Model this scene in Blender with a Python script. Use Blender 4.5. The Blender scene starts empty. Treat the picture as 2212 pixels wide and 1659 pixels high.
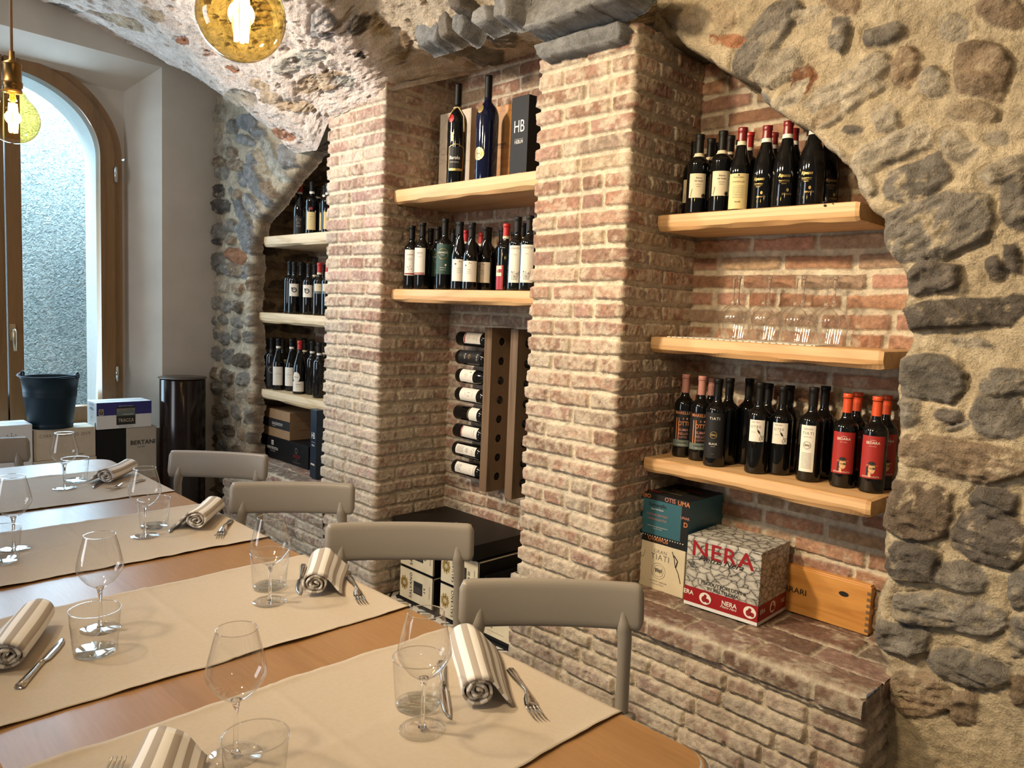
import bpy, math, random
import numpy as np
from mathutils import Vector, Matrix

random.seed(7)
SC = bpy.context.scene
COL = SC.collection
PI = math.pi

# ---------------------------------------------------------------- camera
IMW, IMH, FPX = 2212.0, 1659.0, 1669.5
RC = np.array([[0.69958826, 0.09517641, -0.70817915],
               [0.71336559, -0.03608116, 0.69986262],
               [0.04105849, -0.99480631, -0.09313753]])   # columns: image right, image down, forward
EYE = np.array([0.0, 0.0, 1.47])


def P(px, py, X=None, Y=None, Z=None):
    """point of the room seen at a measured position on the plane X, Y or Z = const"""
    d = RC @ np.array([px - IMW / 2, py - IMH / 2, FPX])
    if X is not None: t = (X - EYE[0]) / d[0]
    elif Y is not None: t = (Y - EYE[1]) / d[1]
    else: t = (Z - EYE[2]) / d[2]
    q = EYE + d * t
    return Vector((float(q[0]), float(q[1]), float(q[2])))


cam_data = bpy.data.cameras.new('camera')
cam = bpy.data.objects.new('camera', cam_data)
COL.objects.link(cam)
cam_data.sensor_width = 36.0
cam_data.lens = FPX / IMW * 36.0
cam_data.clip_start = 0.05
r_, d_, f_ = RC[:, 0], RC[:, 1], RC[:, 2]
cam.matrix_world = Matrix(((r_[0], -d_[0], -f_[0], EYE[0]),
                           (r_[1], -d_[1], -f_[1], EYE[1]),
                           (r_[2], -d_[2], -f_[2], EYE[2]),
                           (0, 0, 0, 1)))
SC.camera = cam


# ---------------------------------------------------------------- noise (numpy)
def _hash(ix, iy, iz, seed):
    h = (ix * 374761393 + iy * 668265263 + iz * 2147483647 + seed * 1274126177).astype(np.int64) & 0xffffffff
    h = ((h ^ (h >> 13)) * 1274126177) & 0xffffffff
    h = ((h ^ (h >> 16)) * 2246822519) & 0xffffffff
    return ((h ^ (h >> 15)) & 0xffff) / 65535.0


def vnoise(x, y, z=None, seed=0):
    x = np.asarray(x, float); y = np.asarray(y, float)
    if z is None:
        ix = np.floor(x).astype(np.int64); iy = np.floor(y).astype(np.int64)
        fx = x - ix; fy = y - iy
        fx = fx * fx * (3 - 2 * fx); fy = fy * fy * (3 - 2 * fy)
        zz = np.zeros_like(ix)
        a = _hash(ix, iy, zz, seed); b = _hash(ix + 1, iy, zz, seed)
        c = _hash(ix, iy + 1, zz, seed); d = _hash(ix + 1, iy + 1, zz, seed)
        return (a + (b - a) * fx) * (1 - fy) + (c + (d - c) * fx) * fy
    iz = np.floor(z).astype(np.int64); fz = z - iz; fz = fz * fz * (3 - 2 * fz)
    n0 = _vn3(x, y, iz, seed); n1 = _vn3(x, y, iz + 1, seed)
    return n0 + (n1 - n0) * fz


def _vn3(x, y, iz, seed):
    ix = np.floor(x).astype(np.int64); iy = np.floor(y).astype(np.int64)
    fx = x - ix; fy = y - iy
    fx = fx * fx * (3 - 2 * fx); fy = fy * fy * (3 - 2 * fy)
    a = _hash(ix, iy, iz, seed); b = _hash(ix + 1, iy, iz, seed)
    c = _hash(ix, iy + 1, iz, seed); d = _hash(ix + 1, iy + 1, iz, seed)
    return (a + (b - a) * fx) * (1 - fy) + (c + (d - c) * fx) * fy


def fbm(x, y, oct=4, seed=0, gain=0.5):
    """about -1 .. 1"""
    s = 0; a = 1; t = 0
    for i in range(oct):
        s = s + a * (vnoise(x, y, None, seed + i * 17) * 2 - 1); t += a
        x = x * 2.03 + 11.3; y = y * 2.03 + 5.7; a *= gain
    return s / t


def sstep(a, b, x):
    t = np.clip((x - a) / (b - a), 0, 1)
    return t * t * (3 - 2 * t)


def mix(a, b, t):
    return a + (b - a) * t[..., None]


# ---------------------------------------------------------------- objects
def tag(o, label=None, cat=None, group=None, kind=None):
    if label: o['label'] = label
    if cat: o['category'] = cat
    if group: o['group'] = group
    if kind: o['kind'] = kind
    return o


def empty(name, loc=(0, 0, 0), rz=0.0, label=None, cat=None, group=None):
    o = bpy.data.objects.new(name, None)
    COL.objects.link(o)
    o.location = loc; o.rotation_euler = (0, 0, rz)
    o.empty_display_size = 0.05
    return tag(o, label, cat, group)


def grid_mesh(name, Pts, col=None, mat=None, keep=None, parent=None, smooth=True):
    """Pts (n,m,3) -> mesh, optional colours (n,m,3) and face mask (n-1,m-1)"""
    n, m = Pts.shape[:2]
    idx = np.arange(n * m).reshape(n, m)
    q = np.stack([idx[:-1, :-1], idx[1:, :-1], idx[1:, 1:], idx[:-1, 1:]], -1).reshape(-1, 4)
    if keep is not None:
        q = q[keep.reshape(-1)]
    used = np.unique(q)
    remap = np.full(n * m, -1, np.int64); remap[used] = np.arange(len(used))
    q = remap[q]
    V = Pts.reshape(-1, 3)[used]
    me = bpy.data.meshes.new(name)
    me.vertices.add(len(V)); me.vertices.foreach_set('co', V.astype(np.float32).ravel())
    me.loops.add(q.size); me.loops.foreach_set('vertex_index', q.astype(np.int32).ravel())
    me.polygons.add(len(q))
    me.polygons.foreach_set('loop_start', np.arange(0, q.size, 4, dtype=np.int32))
    me.polygons.foreach_set('loop_total', np.full(len(q), 4, np.int32))
    me.polygons.foreach_set('use_smooth', np.full(len(q), smooth, bool))
    me.update(calc_edges=True)
    if col is not None:
        a = me.color_attributes.new('Col', 'FLOAT_COLOR', 'POINT')
        c = col.reshape(-1, 3)[used]
        c = np.concatenate([np.clip(c, 0, 1), np.ones((len(c), 1))], 1)
        a.data.foreach_set('color', c.astype(np.float32).ravel())
    if mat: me.materials.append(mat)
    o = bpy.data.objects.new(name, me)
    COL.objects.link(o)
    if parent: o.parent = parent
    return o


class MB:
    """collects shapes; build() links them as ONE mesh object"""
    def __init__(s): s.v = []; s.f = []; s.sm = []; s.mi = []

    def add(s, vs, fs, smooth=False, mi=0):
        b = len(s.v)
        s.v += [tuple(v) for v in vs]
        for f in fs:
            s.f.append([i + b for i in f]); s.sm.append(smooth); s.mi.append(mi)
        return s

    def box(s, x0, x1, y0, y1, z0, z1, bev=0.0, mi=0, M=None):
        import bmesh
        bm = bmesh.new()
        bmesh.ops.create_cube(bm, size=1.0)
        for v in bm.verts:
            v.co = Vector(((x0 + x1) / 2 + v.co.x * (x1 - x0), (y0 + y1) / 2 + v.co.y * (y1 - y0), (z0 + z1) / 2 + v.co.z * (z1 - z0)))
        if bev > 0:
            bmesh.ops.bevel(bm, geom=list(bm.edges), offset=bev, segments=2, profile=0.6, affect='EDGES')
        if M is not None: bm.transform(M)
        bm.verts.index_update()
        s.add([v.co[:] for v in bm.verts], [[v.index for v in f.verts] for f in bm.faces], False, mi)
        bm.free()
        return s

    def lathe(s, prof, n=32, mi=0, M=None, smooth=True, closed=False):
        vs = []; fs = []
        for (r, z) in prof:
            for k in range(n):
                a = 2 * PI * k / n
                vs.append(Vector((r * math.cos(a), r * math.sin(a), z)))
        m = len(prof)
        for i in range(m if closed else m - 1):
            j = (i + 1) % m
            for k in range(n):
                k2 = (k + 1) % n
                fs.append([i * n + k, i * n + k2, j * n + k2, j * n + k])
        if M is not None: vs = [M @ v for v in vs]
        return s.add(vs, fs, smooth, mi)

    def tube(s, pts, rad, n=10, mi=0, cap=True, flat=1.0, closed=False):
        pts = [Vector(p) for p in pts]
        rads = rad if isinstance(rad, (list, tuple)) else [rad] * len(pts)
        vs = []; fs = []
        prevN = None
        L = len(pts)
        for i, p in enumerate(pts):
            if closed: t = pts[(i + 1) % L] - pts[i - 1]
            else: t = pts[min(i + 1, L - 1)] - pts[max(i - 1, 0)]
            t.normalize()
            if prevN is None:
                up = Vector((0, 0, 1)) if abs(t.z) < 0.9 else Vector((1, 0, 0))
                nn = t.cross(up).normalized()
            else:
                nn = (prevN - t * prevN.dot(t)).normalized()
            prevN = nn
            b = t.cross(nn)
            for k in range(n):
                a = 2 * PI * k / n
                vs.append(p + nn * (math.cos(a) * rads[i]) + b * (math.sin(a) * rads[i] * flat))
        rng = L if closed else L - 1
        for i in range(rng):
            j = (i + 1) % L
            for k in range(n):
                k2 = (k + 1) % n
                fs.append([i * n + k, i * n + k2, j * n + k2, j * n + k])
        if cap and not closed:
            fs.append([k for k in range(n)][::-1]); fs.append([(L - 1) * n + k for k in range(n)])
        return s.add(vs, fs, True, mi)

    def prism(s, poly, h0, h1, M=None, mi=0, smooth=False):
        """polygon in xy extruded along z"""
        n = len(poly)
        vs = [Vector((x, y, h0)) for x, y in poly] + [Vector((x, y, h1)) for x, y in poly]
        fs = [list(range(n))[::-1], list(range(n, 2 * n))]
        for i in range(n):
            j = (i + 1) % n
            fs.append([i, j, n + j, n + i])
        if M is not None: vs = [M @ v for v in vs]
        b = len(s.f)
        s.add(vs, fs, False, mi)
        if smooth:
            for i in range(b + 2, len(s.f)): s.sm[i] = True
        return s

    def build(s, name, mats, parent=None, loc=None, bevel=None):
        me = bpy.data.meshes.new(name)
        me.from_pydata(s.v, [], s.f)
        me.polygons.foreach_set('use_smooth', s.sm)
        me.polygons.foreach_set('material_index', s.mi)
        for m in (mats if isinstance(mats, (list, tuple)) else [mats]): me.materials.append(m)
        me.update()
        o = bpy.data.objects.new(name, me)
        COL.objects.link(o)
        if parent: o.parent = parent
        if loc is not None: o.location = loc
        if bevel:
            md = o.modifiers.new('bevel', 'BEVEL'); md.width = bevel; md.segments = 2; md.limit_method = 'ANGLE'
        return o


# ---------------------------------------------------------------- lettering
_tc = {}


def text2d(txt, size=1.0, bold=0.0, squeeze=1.0, shear=0.0, space=1.0):
    """flat lettering: vertices (centred on x, baseline 0, cap height = size) and faces"""
    key = (txt, bold, squeeze, shear, space)
    if key not in _tc:
        cu = bpy.data.curves.new('lettering', 'FONT')
        cu.body = txt; cu.size = 1.0; cu.offset = bold; cu.shear = shear; cu.space_character = space
        cu.resolution_u = 3
        ob = bpy.data.objects.new('lettering', cu)
        me = bpy.data.meshes.new_from_object(ob)
        vs = [(v.co.x * squeeze, v.co.y) for v in me.vertices]
        fs = [list(p.vertices) for p in me.polygons]
        bpy.data.objects.remove(ob); bpy.data.curves.remove(cu); bpy.data.meshes.remove(me)
        if vs:
            x0 = min(v[0] for v in vs); x1 = max(v[0] for v in vs)
            vs = [(v[0] - (x0 + x1) / 2, v[1]) for v in vs]
        _tc[key] = (vs, fs)
    vs, fs = _tc[key]
    k = size / 0.72
    return [(x * k, y * k) for x, y in vs], fs


def disc2d(cx, cy, rx, ry=None, n=20, r0=None):
    ry = rx if ry is None else ry
    if r0 is None:
        vs = [(cx, cy)]; fs = []; R3 = max(1, int(rx / 0.006))
        for j in range(1, R3 + 1):
            vs += [(cx + rx * j / R3 * math.cos(2 * PI * k / n), cy + ry * j / R3 * math.sin(2 * PI * k / n)) for k in range(n)]
        for k in range(n): fs.append([0, 1 + k, 1 + (k + 1) % n])
        for j in range(1, R3):
            a, b = 1 + (j - 1) * n, 1 + j * n
            for k in range(n): fs.append([a + k, b + k, b + (k + 1) % n, a + (k + 1) % n])
        return vs, fs
    vs = [(cx + rx * math.cos(2 * PI * k / n), cy + ry * math.sin(2 * PI * k / n)) for k in range(n)]
    q = r0 / rx
    vs += [(cx + (x - cx) * q, cy + (y - cy) * q) for x, y in vs]
    return vs, [[k, (k + 1) % n, n + (k + 1) % n, n + k] for k in range(n)]


def line2d(pts, w):
    vs = []; fs = []
    for (a, b) in zip(pts[:-1], pts[1:]):
        dx, dy = b[0] - a[0], b[1] - a[1]; l = math.hypot(dx, dy) or 1
        nx, ny = -dy / l * w / 2, dx / l * w / 2
        m = max(1, int(l / 0.004)); i = len(vs)
        for k in range(m + 1):
            x, y = a[0] + dx * k / m, a[1] + dy * k / m
            vs += [(x + nx, y + ny), (x - nx, y - ny)]
        for k in range(m): fs.append([i + 2 * k, i + 2 * k + 1, i + 2 * k + 3, i + 2 * k + 2])
    return vs, fs


def rect2d(x0, x1, y0, y1, nx=1):
    vs = []; fs = []
    for i in range(nx + 1):
        x = x0 + (x1 - x0) * i / nx
        vs += [(x, y0), (x, y1)]
    for i in range(nx): fs.append([2 * i, 2 * i + 2, 2 * i + 3, 2 * i + 1])
    return vs, fs


def scribble2d(cx, cy, w, h, wd, n=9, seed=1):
    rr = random.Random(seed)
    pts = []
    for i in range(n * 2):
        t = i / (n * 2 - 1)
        pts.append((cx - w / 2 + w * t, cy + h / 2 * math.sin(i * 2.1) * (0.5 + 0.5 * rr.random())))
    return line2d(pts, wd)


def place2d(shape, x=0, y=0, rot=0.0):
    vs, fs = shape
    c, s = math.cos(rot), math.sin(rot)
    return [(x + a * c - b * s, y + a * s + b * c) for a, b in vs], fs


def on_plane(O, U, V):
    O = Vector(O); U = Vector(U).normalized(); V = Vector(V).normalized()
    return lambda a, b: O + U * a + V * b


def on_cyl(r, az, z0=0.0):
    """a runs round a cylinder standing at the origin, b up; az = facing direction"""
    def f(a, b):
        t = az + a / r
        return Vector((r * math.cos(t), r * math.sin(t), z0 + b))
    return f


def print2d(name, shapes, mapf, mat, parent):
    mb = MB()
    for vs, fs in shapes: mb.add([mapf(a, b) for a, b in vs], fs)
    return mb.build(name, mat, parent)
# ---------------------------------------------------------------- materials
def newmat(name):
    m = bpy.data.materials.new(name); m.use_nodes = True
    nt = m.node_tree
    b = nt.nodes['Principled BSDF']
    return m, nt, b


def N(nt, t, **k):
    n = nt.nodes.new(t)
    for a, v in k.items():
        if hasattr(n, a): setattr(n, a, v)
        else: n.inputs[a].default_value = v
    return n


def L(nt, a, b): nt.links.new(a, b)


def ramp(nt, fac, stops):
    r = nt.nodes.new('ShaderNodeValToRGB')
    e = r.color_ramp.elements
    while len(e) > 1: e.remove(e[-1])
    e[0].position = stops[0][0]; e[0].color = (*stops[0][1], 1)
    for p, c in stops[1:]:
        q = e.new(p); q.color = (*c, 1)
    L(nt, fac, r.inputs['Fac'])
    return r.outputs['Color']


def coords(nt, scale=(1, 1, 1), rot=(0, 0, 0)):
    tc = N(nt, 'ShaderNodeTexCoord'); mp = N(nt, 'ShaderNodeMapping')
    mp.inputs['Scale'].default_value = scale; mp.inputs['Rotation'].default_value = rot
    L(nt, tc.outputs['Object'], mp.inputs['Vector'])
    return mp.outputs['Vector']


def flat(name, col, rough=0.5, metal=0.0, spec=0.5, coat=0.0, noise=0.0, nscale=30, bump=0.0):
    m, nt, b = newmat(name)
    b.inputs['Base Color'].default_value = (*col, 1)
    b.inputs['Roughness'].default_value = rough
    b.inputs['Metallic'].default_value = metal
    b.inputs['Specular IOR Level'].default_value = spec
    b.inputs['Coat Weight'].default_value = coat
    n = N(nt, 'ShaderNodeTexNoise'); n.inputs['Scale'].default_value = nscale; n.inputs['Detail'].default_value = 4
    L(nt, coords(nt), n.inputs['Vector'])
    if noise > 0:
        c = ramp(nt, n.outputs['Fac'], [(0.3, tuple(x * (1 - noise) for x in col)), (0.7, tuple(min(1, x * (1 + noise)) for x in col))])
        L(nt, c, b.inputs['Base Color'])
    if bump > 0:
        bp = N(nt, 'ShaderNodeBump'); bp.inputs['Strength'].default_value = bump; bp.inputs['Distance'].default_value = 0.002
        L(nt, n.outputs['Fac'], bp.inputs['Height']); L(nt, bp.outputs['Normal'], b.inputs['Normal'])
    return m


def masonry(name, fine=220, bump=0.5, rough=0.9, vary=0.25, dist=0.004, ridge=0.0):
    """colour attribute of the modelled stones and mortar, plus fine grain"""
    m, nt, b = newmat(name)
    b.inputs['Roughness'].default_value = rough
    b.inputs['Specular IOR Level'].default_value = 0.25
    at = N(nt, 'ShaderNodeVertexColor'); at.layer_name = 'Col'
    co = coords(nt)
    n1 = N(nt, 'ShaderNodeTexNoise'); n1.inputs['Scale'].default_value = fine; n1.inputs['Detail'].default_value = 5; n1.inputs['Roughness'].default_value = 0.65
    n2 = N(nt, 'ShaderNodeTexNoise'); n2.inputs['Scale'].default_value = fine * 0.16; n2.inputs['Detail'].default_value = 6
    L(nt, co, n1.inputs['Vector']); L(nt, co, n2.inputs['Vector'])
    ad = N(nt, 'ShaderNodeMath', operation='ADD')
    L(nt, n1.outputs['Fac'], ad.inputs[0]); L(nt, n2.outputs['Fac'], ad.inputs[1])
    if ridge > 0:
        n3 = N(nt, 'ShaderNodeTexNoise'); n3.noise_type = 'RIDGED_MULTIFRACTAL'; n3.inputs['Scale'].default_value = 16; n3.inputs['Detail'].default_value = 7
        n3.inputs['Distortion'].default_value = 0.8
        L(nt, co, n3.inputs['Vector'])
        md = N(nt, 'ShaderNodeMath', operation='MULTIPLY_ADD'); md.inputs[1].default_value = ridge * 0.25; md.use_clamp = False
        L(nt, n3.outputs['Fac'], md.inputs[0]); L(nt, ad.outputs[0], md.inputs[2])
    mr = N(nt, 'ShaderNodeMapRange')
    mr.inputs['From Min'].default_value = 0.7; mr.inputs['From Max'].default_value = 1.3
    mr.inputs['To Min'].default_value = 1 - vary; mr.inputs['To Max'].default_value = 1 + vary
    L(nt, ad.outputs[0], mr.inputs['Value'])
    mu = N(nt, 'ShaderNodeVectorMath', operation='SCALE')
    L(nt, at.outputs['Color'], mu.inputs[0]); L(nt, mr.outputs['Result'], mu.inputs['Scale'])
    L(nt, mu.outputs['Vector'], b.inputs['Base Color'])
    bp = N(nt, 'ShaderNodeBump'); bp.inputs['Strength'].default_value = bump; bp.inputs['Distance'].default_value = dist
    L(nt, (md if ridge > 0 else ad).outputs[0], bp.inputs['Height']); L(nt, bp.outputs['Normal'], b.inputs['Normal'])
    return m


def wood(name, c0, c1, axis='X', scale=1.0, rough=0.45, coat=0.0, ring=9.0, bump=0.1, dist=3.0):
    m, nt, b = newmat(name)
    b.inputs['Roughness'].default_value = rough; b.inputs['Coat Weight'].default_value = coat
    b.inputs['Coat Roughness'].default_value = 0.25
    st = {'X': (0.35, 4, 4), 'Y': (4, 0.35, 4), 'Z': (4, 4, 0.35)}[axis]
    co = coords(nt, tuple(s * scale for s in st))
    n = N(nt, 'ShaderNodeTexNoise'); n.inputs['Scale'].default_value = 1.6; n.inputs['Detail'].default_value = 3; n.inputs['Distortion'].default_value = 0.6
    L(nt, co, n.inputs['Vector'])
    mm = N(nt, 'ShaderNodeMath', operation='MULTIPLY'); mm.inputs[1].default_value = ring
    L(nt, n.outputs['Fac'], mm.inputs[0])
    fr = N(nt, 'ShaderNodeMath', operation='PINGPONG'); fr.inputs[1].default_value = 1.0; L(nt, mm.outputs[0], fr.inputs[0])
    n2 = N(nt, 'ShaderNodeTexNoise'); n2.inputs['Scale'].default_value = 28; n2.inputs['Detail'].default_value = 5
    L(nt, co, n2.inputs['Vector'])
    c = ramp(nt, fr.outputs[0], [(0.0, c0), (0.7, tuple(a * .75 + b2 * .25 for a, b2 in zip(c0, c1))), (1.0, c1)])
    mr = N(nt, 'ShaderNodeMapRange'); mr.inputs['To Min'].default_value = 0.82; mr.inputs['To Max'].default_value = 1.15
    L(nt, n2.outputs['Fac'], mr.inputs['Value'])
    mu = N(nt, 'ShaderNodeVectorMath', operation='SCALE')
    L(nt, c, mu.inputs[0]); L(nt, mr.outputs['Result'], mu.inputs['Scale'])
    L(nt, mu.outputs['Vector'], b.inputs['Base Color'])
    bp = N(nt, 'ShaderNodeBump'); bp.inputs['Strength'].default_value = bump; bp.inputs['Distance'].default_value = 0.002
    L(nt, n2.outputs['Fac'], bp.inputs['Height']); L(nt, bp.outputs['Normal'], b.inputs['Normal'])
    return m


def thin_glass(name, tint=(1, 1, 1), edge=1.0, base=0.0, rough=0.0):
    """thin-walled glass: mostly lets light through, mirrors it at grazing angles"""
    m = bpy.data.materials.new(name); m.use_nodes = True
    nt = m.node_tree
    nt.nodes.remove(nt.nodes['Principled BSDF'])
    out = nt.nodes['Material Output']
    tr = N(nt, 'ShaderNodeBsdfTransparent'); tr.inputs['Color'].default_value = (*tint, 1)
    gl = N(nt, 'ShaderNodeBsdfGlossy'); gl.inputs['Roughness'].default_value = rough
    lw = N(nt, 'ShaderNodeLayerWeight'); lw.inputs['Blend'].default_value = 0.5
    pw = N(nt, 'ShaderNodeMath', operation='POWER'); pw.inputs[1].default_value = 2.6
    L(nt, lw.outputs['Facing'], pw.inputs[0])
    mm = N(nt, 'ShaderNodeMath', operation='MULTIPLY_ADD'); mm.inputs[1].default_value = edge; mm.inputs[2].default_value = base
    mm.use_clamp = True
    L(nt, pw.outputs[0], mm.inputs[0])
    mx = N(nt, 'ShaderNodeMixShader')
    L(nt, mm.outputs[0], mx.inputs[0]); L(nt, tr.outputs[0], mx.inputs[1]); L(nt, gl.outputs[0], mx.inputs[2])
    L(nt, mx.outputs[0], out.inputs['Surface'])
    return m


M = {}
M['brick'] = masonry('brickwork', fine=300, bump=1.0, vary=0.28, dist=0.007, ridge=0.35)
M['rubble'] = masonry('rubble_stone', fine=150, bump=1.0, vary=0.34, dist=0.012, ridge=0.9)
M['vault'] = masonry('vault_rubble', fine=110, bump=1.0, vary=0.26, dist=0.014, ridge=0.7)
M['plaster'] = flat('warm_white_plaster', (0.56, 0.50, 0.425), 0.85, noise=0.06, nscale=5, bump=0.25)
M['plaster_out'] = flat('outside_white_render', (0.85, 0.9, 0.92), 0.9, noise=0.03)
M['table'] = wood('beech_tabletop', (0.345, 0.190, 0.080), (0.30, 0.160, 0.064), 'X', 1.6, rough=0.38, coat=0.15, ring=5, bump=0.03)
M['shelf'] = wood('pine_shelf', (0.62, 0.39, 0.19), (0.52, 0.29, 0.12), 'X', 1.0, rough=0.5, ring=10, bump=0.12)
M['shelf_pale'] = wood('pale_pine_shelf', (0.66, 0.52, 0.33), (0.54, 0.39, 0.21), 'X', 1.3, rough=0.55, ring=10, bump=0.12)
M['windowwood'] = wood('brown_window_wood', (0.235, 0.12, 0.042), (0.17, 0.085, 0.028), 'Z', 1.0, rough=0.4, ring=5, bump=0.05)
M['rackwood'] = wood('greyish_rack_wood', (0.17, 0.105, 0.058), (0.11, 0.066, 0.033), 'Z', 1.2, rough=0.6, ring=8)
M['cratewood'] = wood('varnished_crate_wood', (0.60, 0.29, 0.075), (0.47, 0.20, 0.045), 'X', 1.2, rough=0.35, ring=7, coat=0.2)
M['paper'] = flat('beige_paper_runner', (0.505, 0.44, 0.365), 0.8, noise=0.03, nscale=120, bump=0.05, spec=0.25)
M['chair'] = flat('dove_grey_plastic', (0.275, 0.248, 0.215), 0.38, noise=0.02, nscale=300, bump=0.06)
M['steel'] = flat('polished_steel', (0.62, 0.6, 0.57), 0.14, metal=1.0)
M['black_glass'] = flat('dark_bottle_glass', (0.004, 0.004, 0.004), 0.06, spec=0.55)
M['green_glass'] = flat('dark_green_bottle_glass', (0.004, 0.007, 0.004), 0.06, spec=0.55)
M['blue_glass'] = flat('dark_blue_bottle_glass', (0.004, 0.006, 0.025), 0.06, spec=0.6)
M['black'] = flat('matt_black', (0.005, 0.0046, 0.0042), 0.5, spec=0.25)
M['blackbox'] = flat('black_cardboard', (0.007, 0.0065, 0.0065), 0.55, noise=0.1, spec=0.22)
M['red'] = flat('dark_red_foil', (0.17, 0.012, 0.014), 0.3)
M['brightred'] = flat('bright_red_foil', (0.42, 0.02, 0.018), 0.32)
M['orangered'] = flat('orange_red_foil', (0.60, 0.075, 0.02), 0.35)
M['white'] = flat('white_label_paper', (0.72, 0.68, 0.60), 0.6)
M['cream'] = flat('cream_label_paper', (0.66, 0.57, 0.40), 0.6)
M['yellow'] = flat('yellow_cream_label', (0.62, 0.50, 0.24), 0.6)
M['redlabel'] = flat('red_label_paper', (0.31, 0.016, 0.012), 0.5)
M['greenlabel'] = flat('dark_green_label', (0.02, 0.06, 0.045), 0.5)
M['darklabel'] = flat('charcoal_label', (0.014, 0.014, 0.015), 0.5, spec=0.3)
M['teal'] = flat('petrol_blue_print', (0.035, 0.12, 0.16), 0.4)
M['greygreen'] = flat('grey_green_print', (0.12, 0.15, 0.13), 0.5)
M['orange'] = flat('orange_print', (0.55, 0.2, 0.07), 0.5)
M['pink'] = flat('pink_print', (0.42, 0.19, 0.15), 0.5)
M['gold'] = flat('gold_print', (0.55, 0.38, 0.13), 0.3, metal=0.6)
M['ink'] = flat('black_ink', (0.015, 0.014, 0.013), 0.6)
M['greyink'] = flat('grey_ink', (0.2, 0.18, 0.15), 0.6)
M['whiteink'] = flat('white_ink', (0.7, 0.67, 0.6), 0.5)
M['redink'] = flat('dark_red_ink', (0.25, 0.01, 0.014), 0.5)
M['skin'] = flat('printed_face_tone', (0.62, 0.36, 0.2), 0.5)
M['rope'] = flat('natural_raffia', (0.6, 0.45, 0.22), 0.8)
M['kraft'] = flat('brown_cardboard', (0.30, 0.18, 0.09), 0.75, noise=0.05)
M['palekraft'] = flat('pale_cardboard', (0.55, 0.47, 0.36), 0.75, noise=0.04)
M['greykraft'] = flat('grey_cardboard', (0.42, 0.37, 0.30), 0.7, noise=0.04)
M['whitebox'] = flat('white_cardboard', (0.68, 0.68, 0.68), 0.5)
M['navy'] = flat('blue_box_print', (0.02, 0.02, 0.16), 0.4)
M['navybox'] = flat('midnight_blue_cardboard', (0.006, 0.013, 0.026), 0.4)
M['redprint'] = flat('deep_red_box_print', (0.27, 0.008, 0.012), 0.4)
M['creambox'] = flat('cream_box_print', (0.66, 0.58, 0.42), 0.5, noise=0.08, nscale=12)
M['bucket'] = flat('dark_blue_enamel', (0.004, 0.018, 0.032), 0.5, spec=0.3)
M['bin'] = flat('dark_brown_lacquer', (0.014, 0.007, 0.005), 0.16, spec=0.4)
M['binlid'] = flat('brushed_dark_steel', (0.12, 0.095, 0.075), 0.3, metal=0.7)
M['wineglass'] = thin_glass('clear_wine_glass', (0.985, 0.985, 0.985), 0.85, 0.045)
M['tumblerglass'] = thin_glass('clear_tumbler_glass', (0.98, 0.985, 0.985), 0.85, 0.045)
M['glassbase'] = thin_glass('thick_glass_base', (0.96, 0.97, 0.965), 0.7, 0.05, 0.04)
M['glassfoot'] = thin_glass('clear_glass_foot', (0.985, 0.985, 0.985), 0.8, 0.02)
M['pane'] = thin_glass('window_pane', (0.95, 0.985, 0.985), 0.8, 0.03)
M['bulb'] = thin_glass('amber_bulb_glass', (0.94, 0.78, 0.36), 0.7, 0.06)
M['brass'] = flat('aged_brass', (0.20, 0.125, 0.05), 0.35, metal=1.0)
M['cord'] = flat('tan_fabric_cord', (0.36, 0.22, 0.12), 0.8)
M['hole'] = flat('dark_recess', (0.01, 0.008, 0.006), 0.9)
m_, nt_, b_ = newmat('solid_clear_glass')
b_.inputs['Transmission Weight'].default_value = 1.0; b_.inputs['Roughness'].default_value = 0.0
b_.inputs['IOR'].default_value = 1.5; b_.inputs['Base Color'].default_value = (0.99, 0.99, 0.98, 1)
M['solidglass'] = m_
m_, nt_, b_ = newmat('glowing_filament')
b_.inputs['Base Color'].default_value = (1, 0.7, 0.35, 1)
b_.inputs['Emission Color'].default_value = (1.0, 0.62, 0.22, 1); b_.inputs['Emission Strength'].default_value = 70
M['filament'] = m_


def napkin_mat():
    m, nt, b = newmat('striped_napkin_cloth')
    b.inputs['Roughness'].default_value = 0.9
    uv = N(nt, 'ShaderNodeUVMap')
    sp = N(nt, 'ShaderNodeSeparateXYZ'); L(nt, uv.outputs[0], sp.inputs[0])
    mm = N(nt, 'ShaderNodeMath', operation='MULTIPLY'); mm.inputs[1].default_value = 1.0
    L(nt, sp.outputs['X'], mm.inputs[0])
    fr = N(nt, 'ShaderNodeMath', operation='FRACT'); L(nt, mm.outputs[0], fr.inputs[0])
    c = ramp(nt, fr.outputs[0], [(0.0, (0.80, 0.79, 0.78)), (0.50, (0.80, 0.79, 0.78)), (0.53, (0.40, 0.355, 0.315)), (0.97, (0.40, 0.355, 0.315)), (1.0, (0.80, 0.79, 0.78))])
    L(nt, c, b.inputs['Base Color'])
    n = N(nt, 'ShaderNodeTexNoise'); n.inputs['Scale'].default_value = 500
    L(nt, coords(nt), n.inputs['Vector'])
    bp = N(nt, 'ShaderNodeBump'); bp.inputs['Strength'].default_value = 0.2; bp.inputs['Distance'].default_value = 0.001
    L(nt, n.outputs['Fac'], bp.inputs['Height']); L(nt, bp.outputs['Normal'], b.inputs['Normal'])
    return m


M['napkin'] = napkin_mat()


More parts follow.
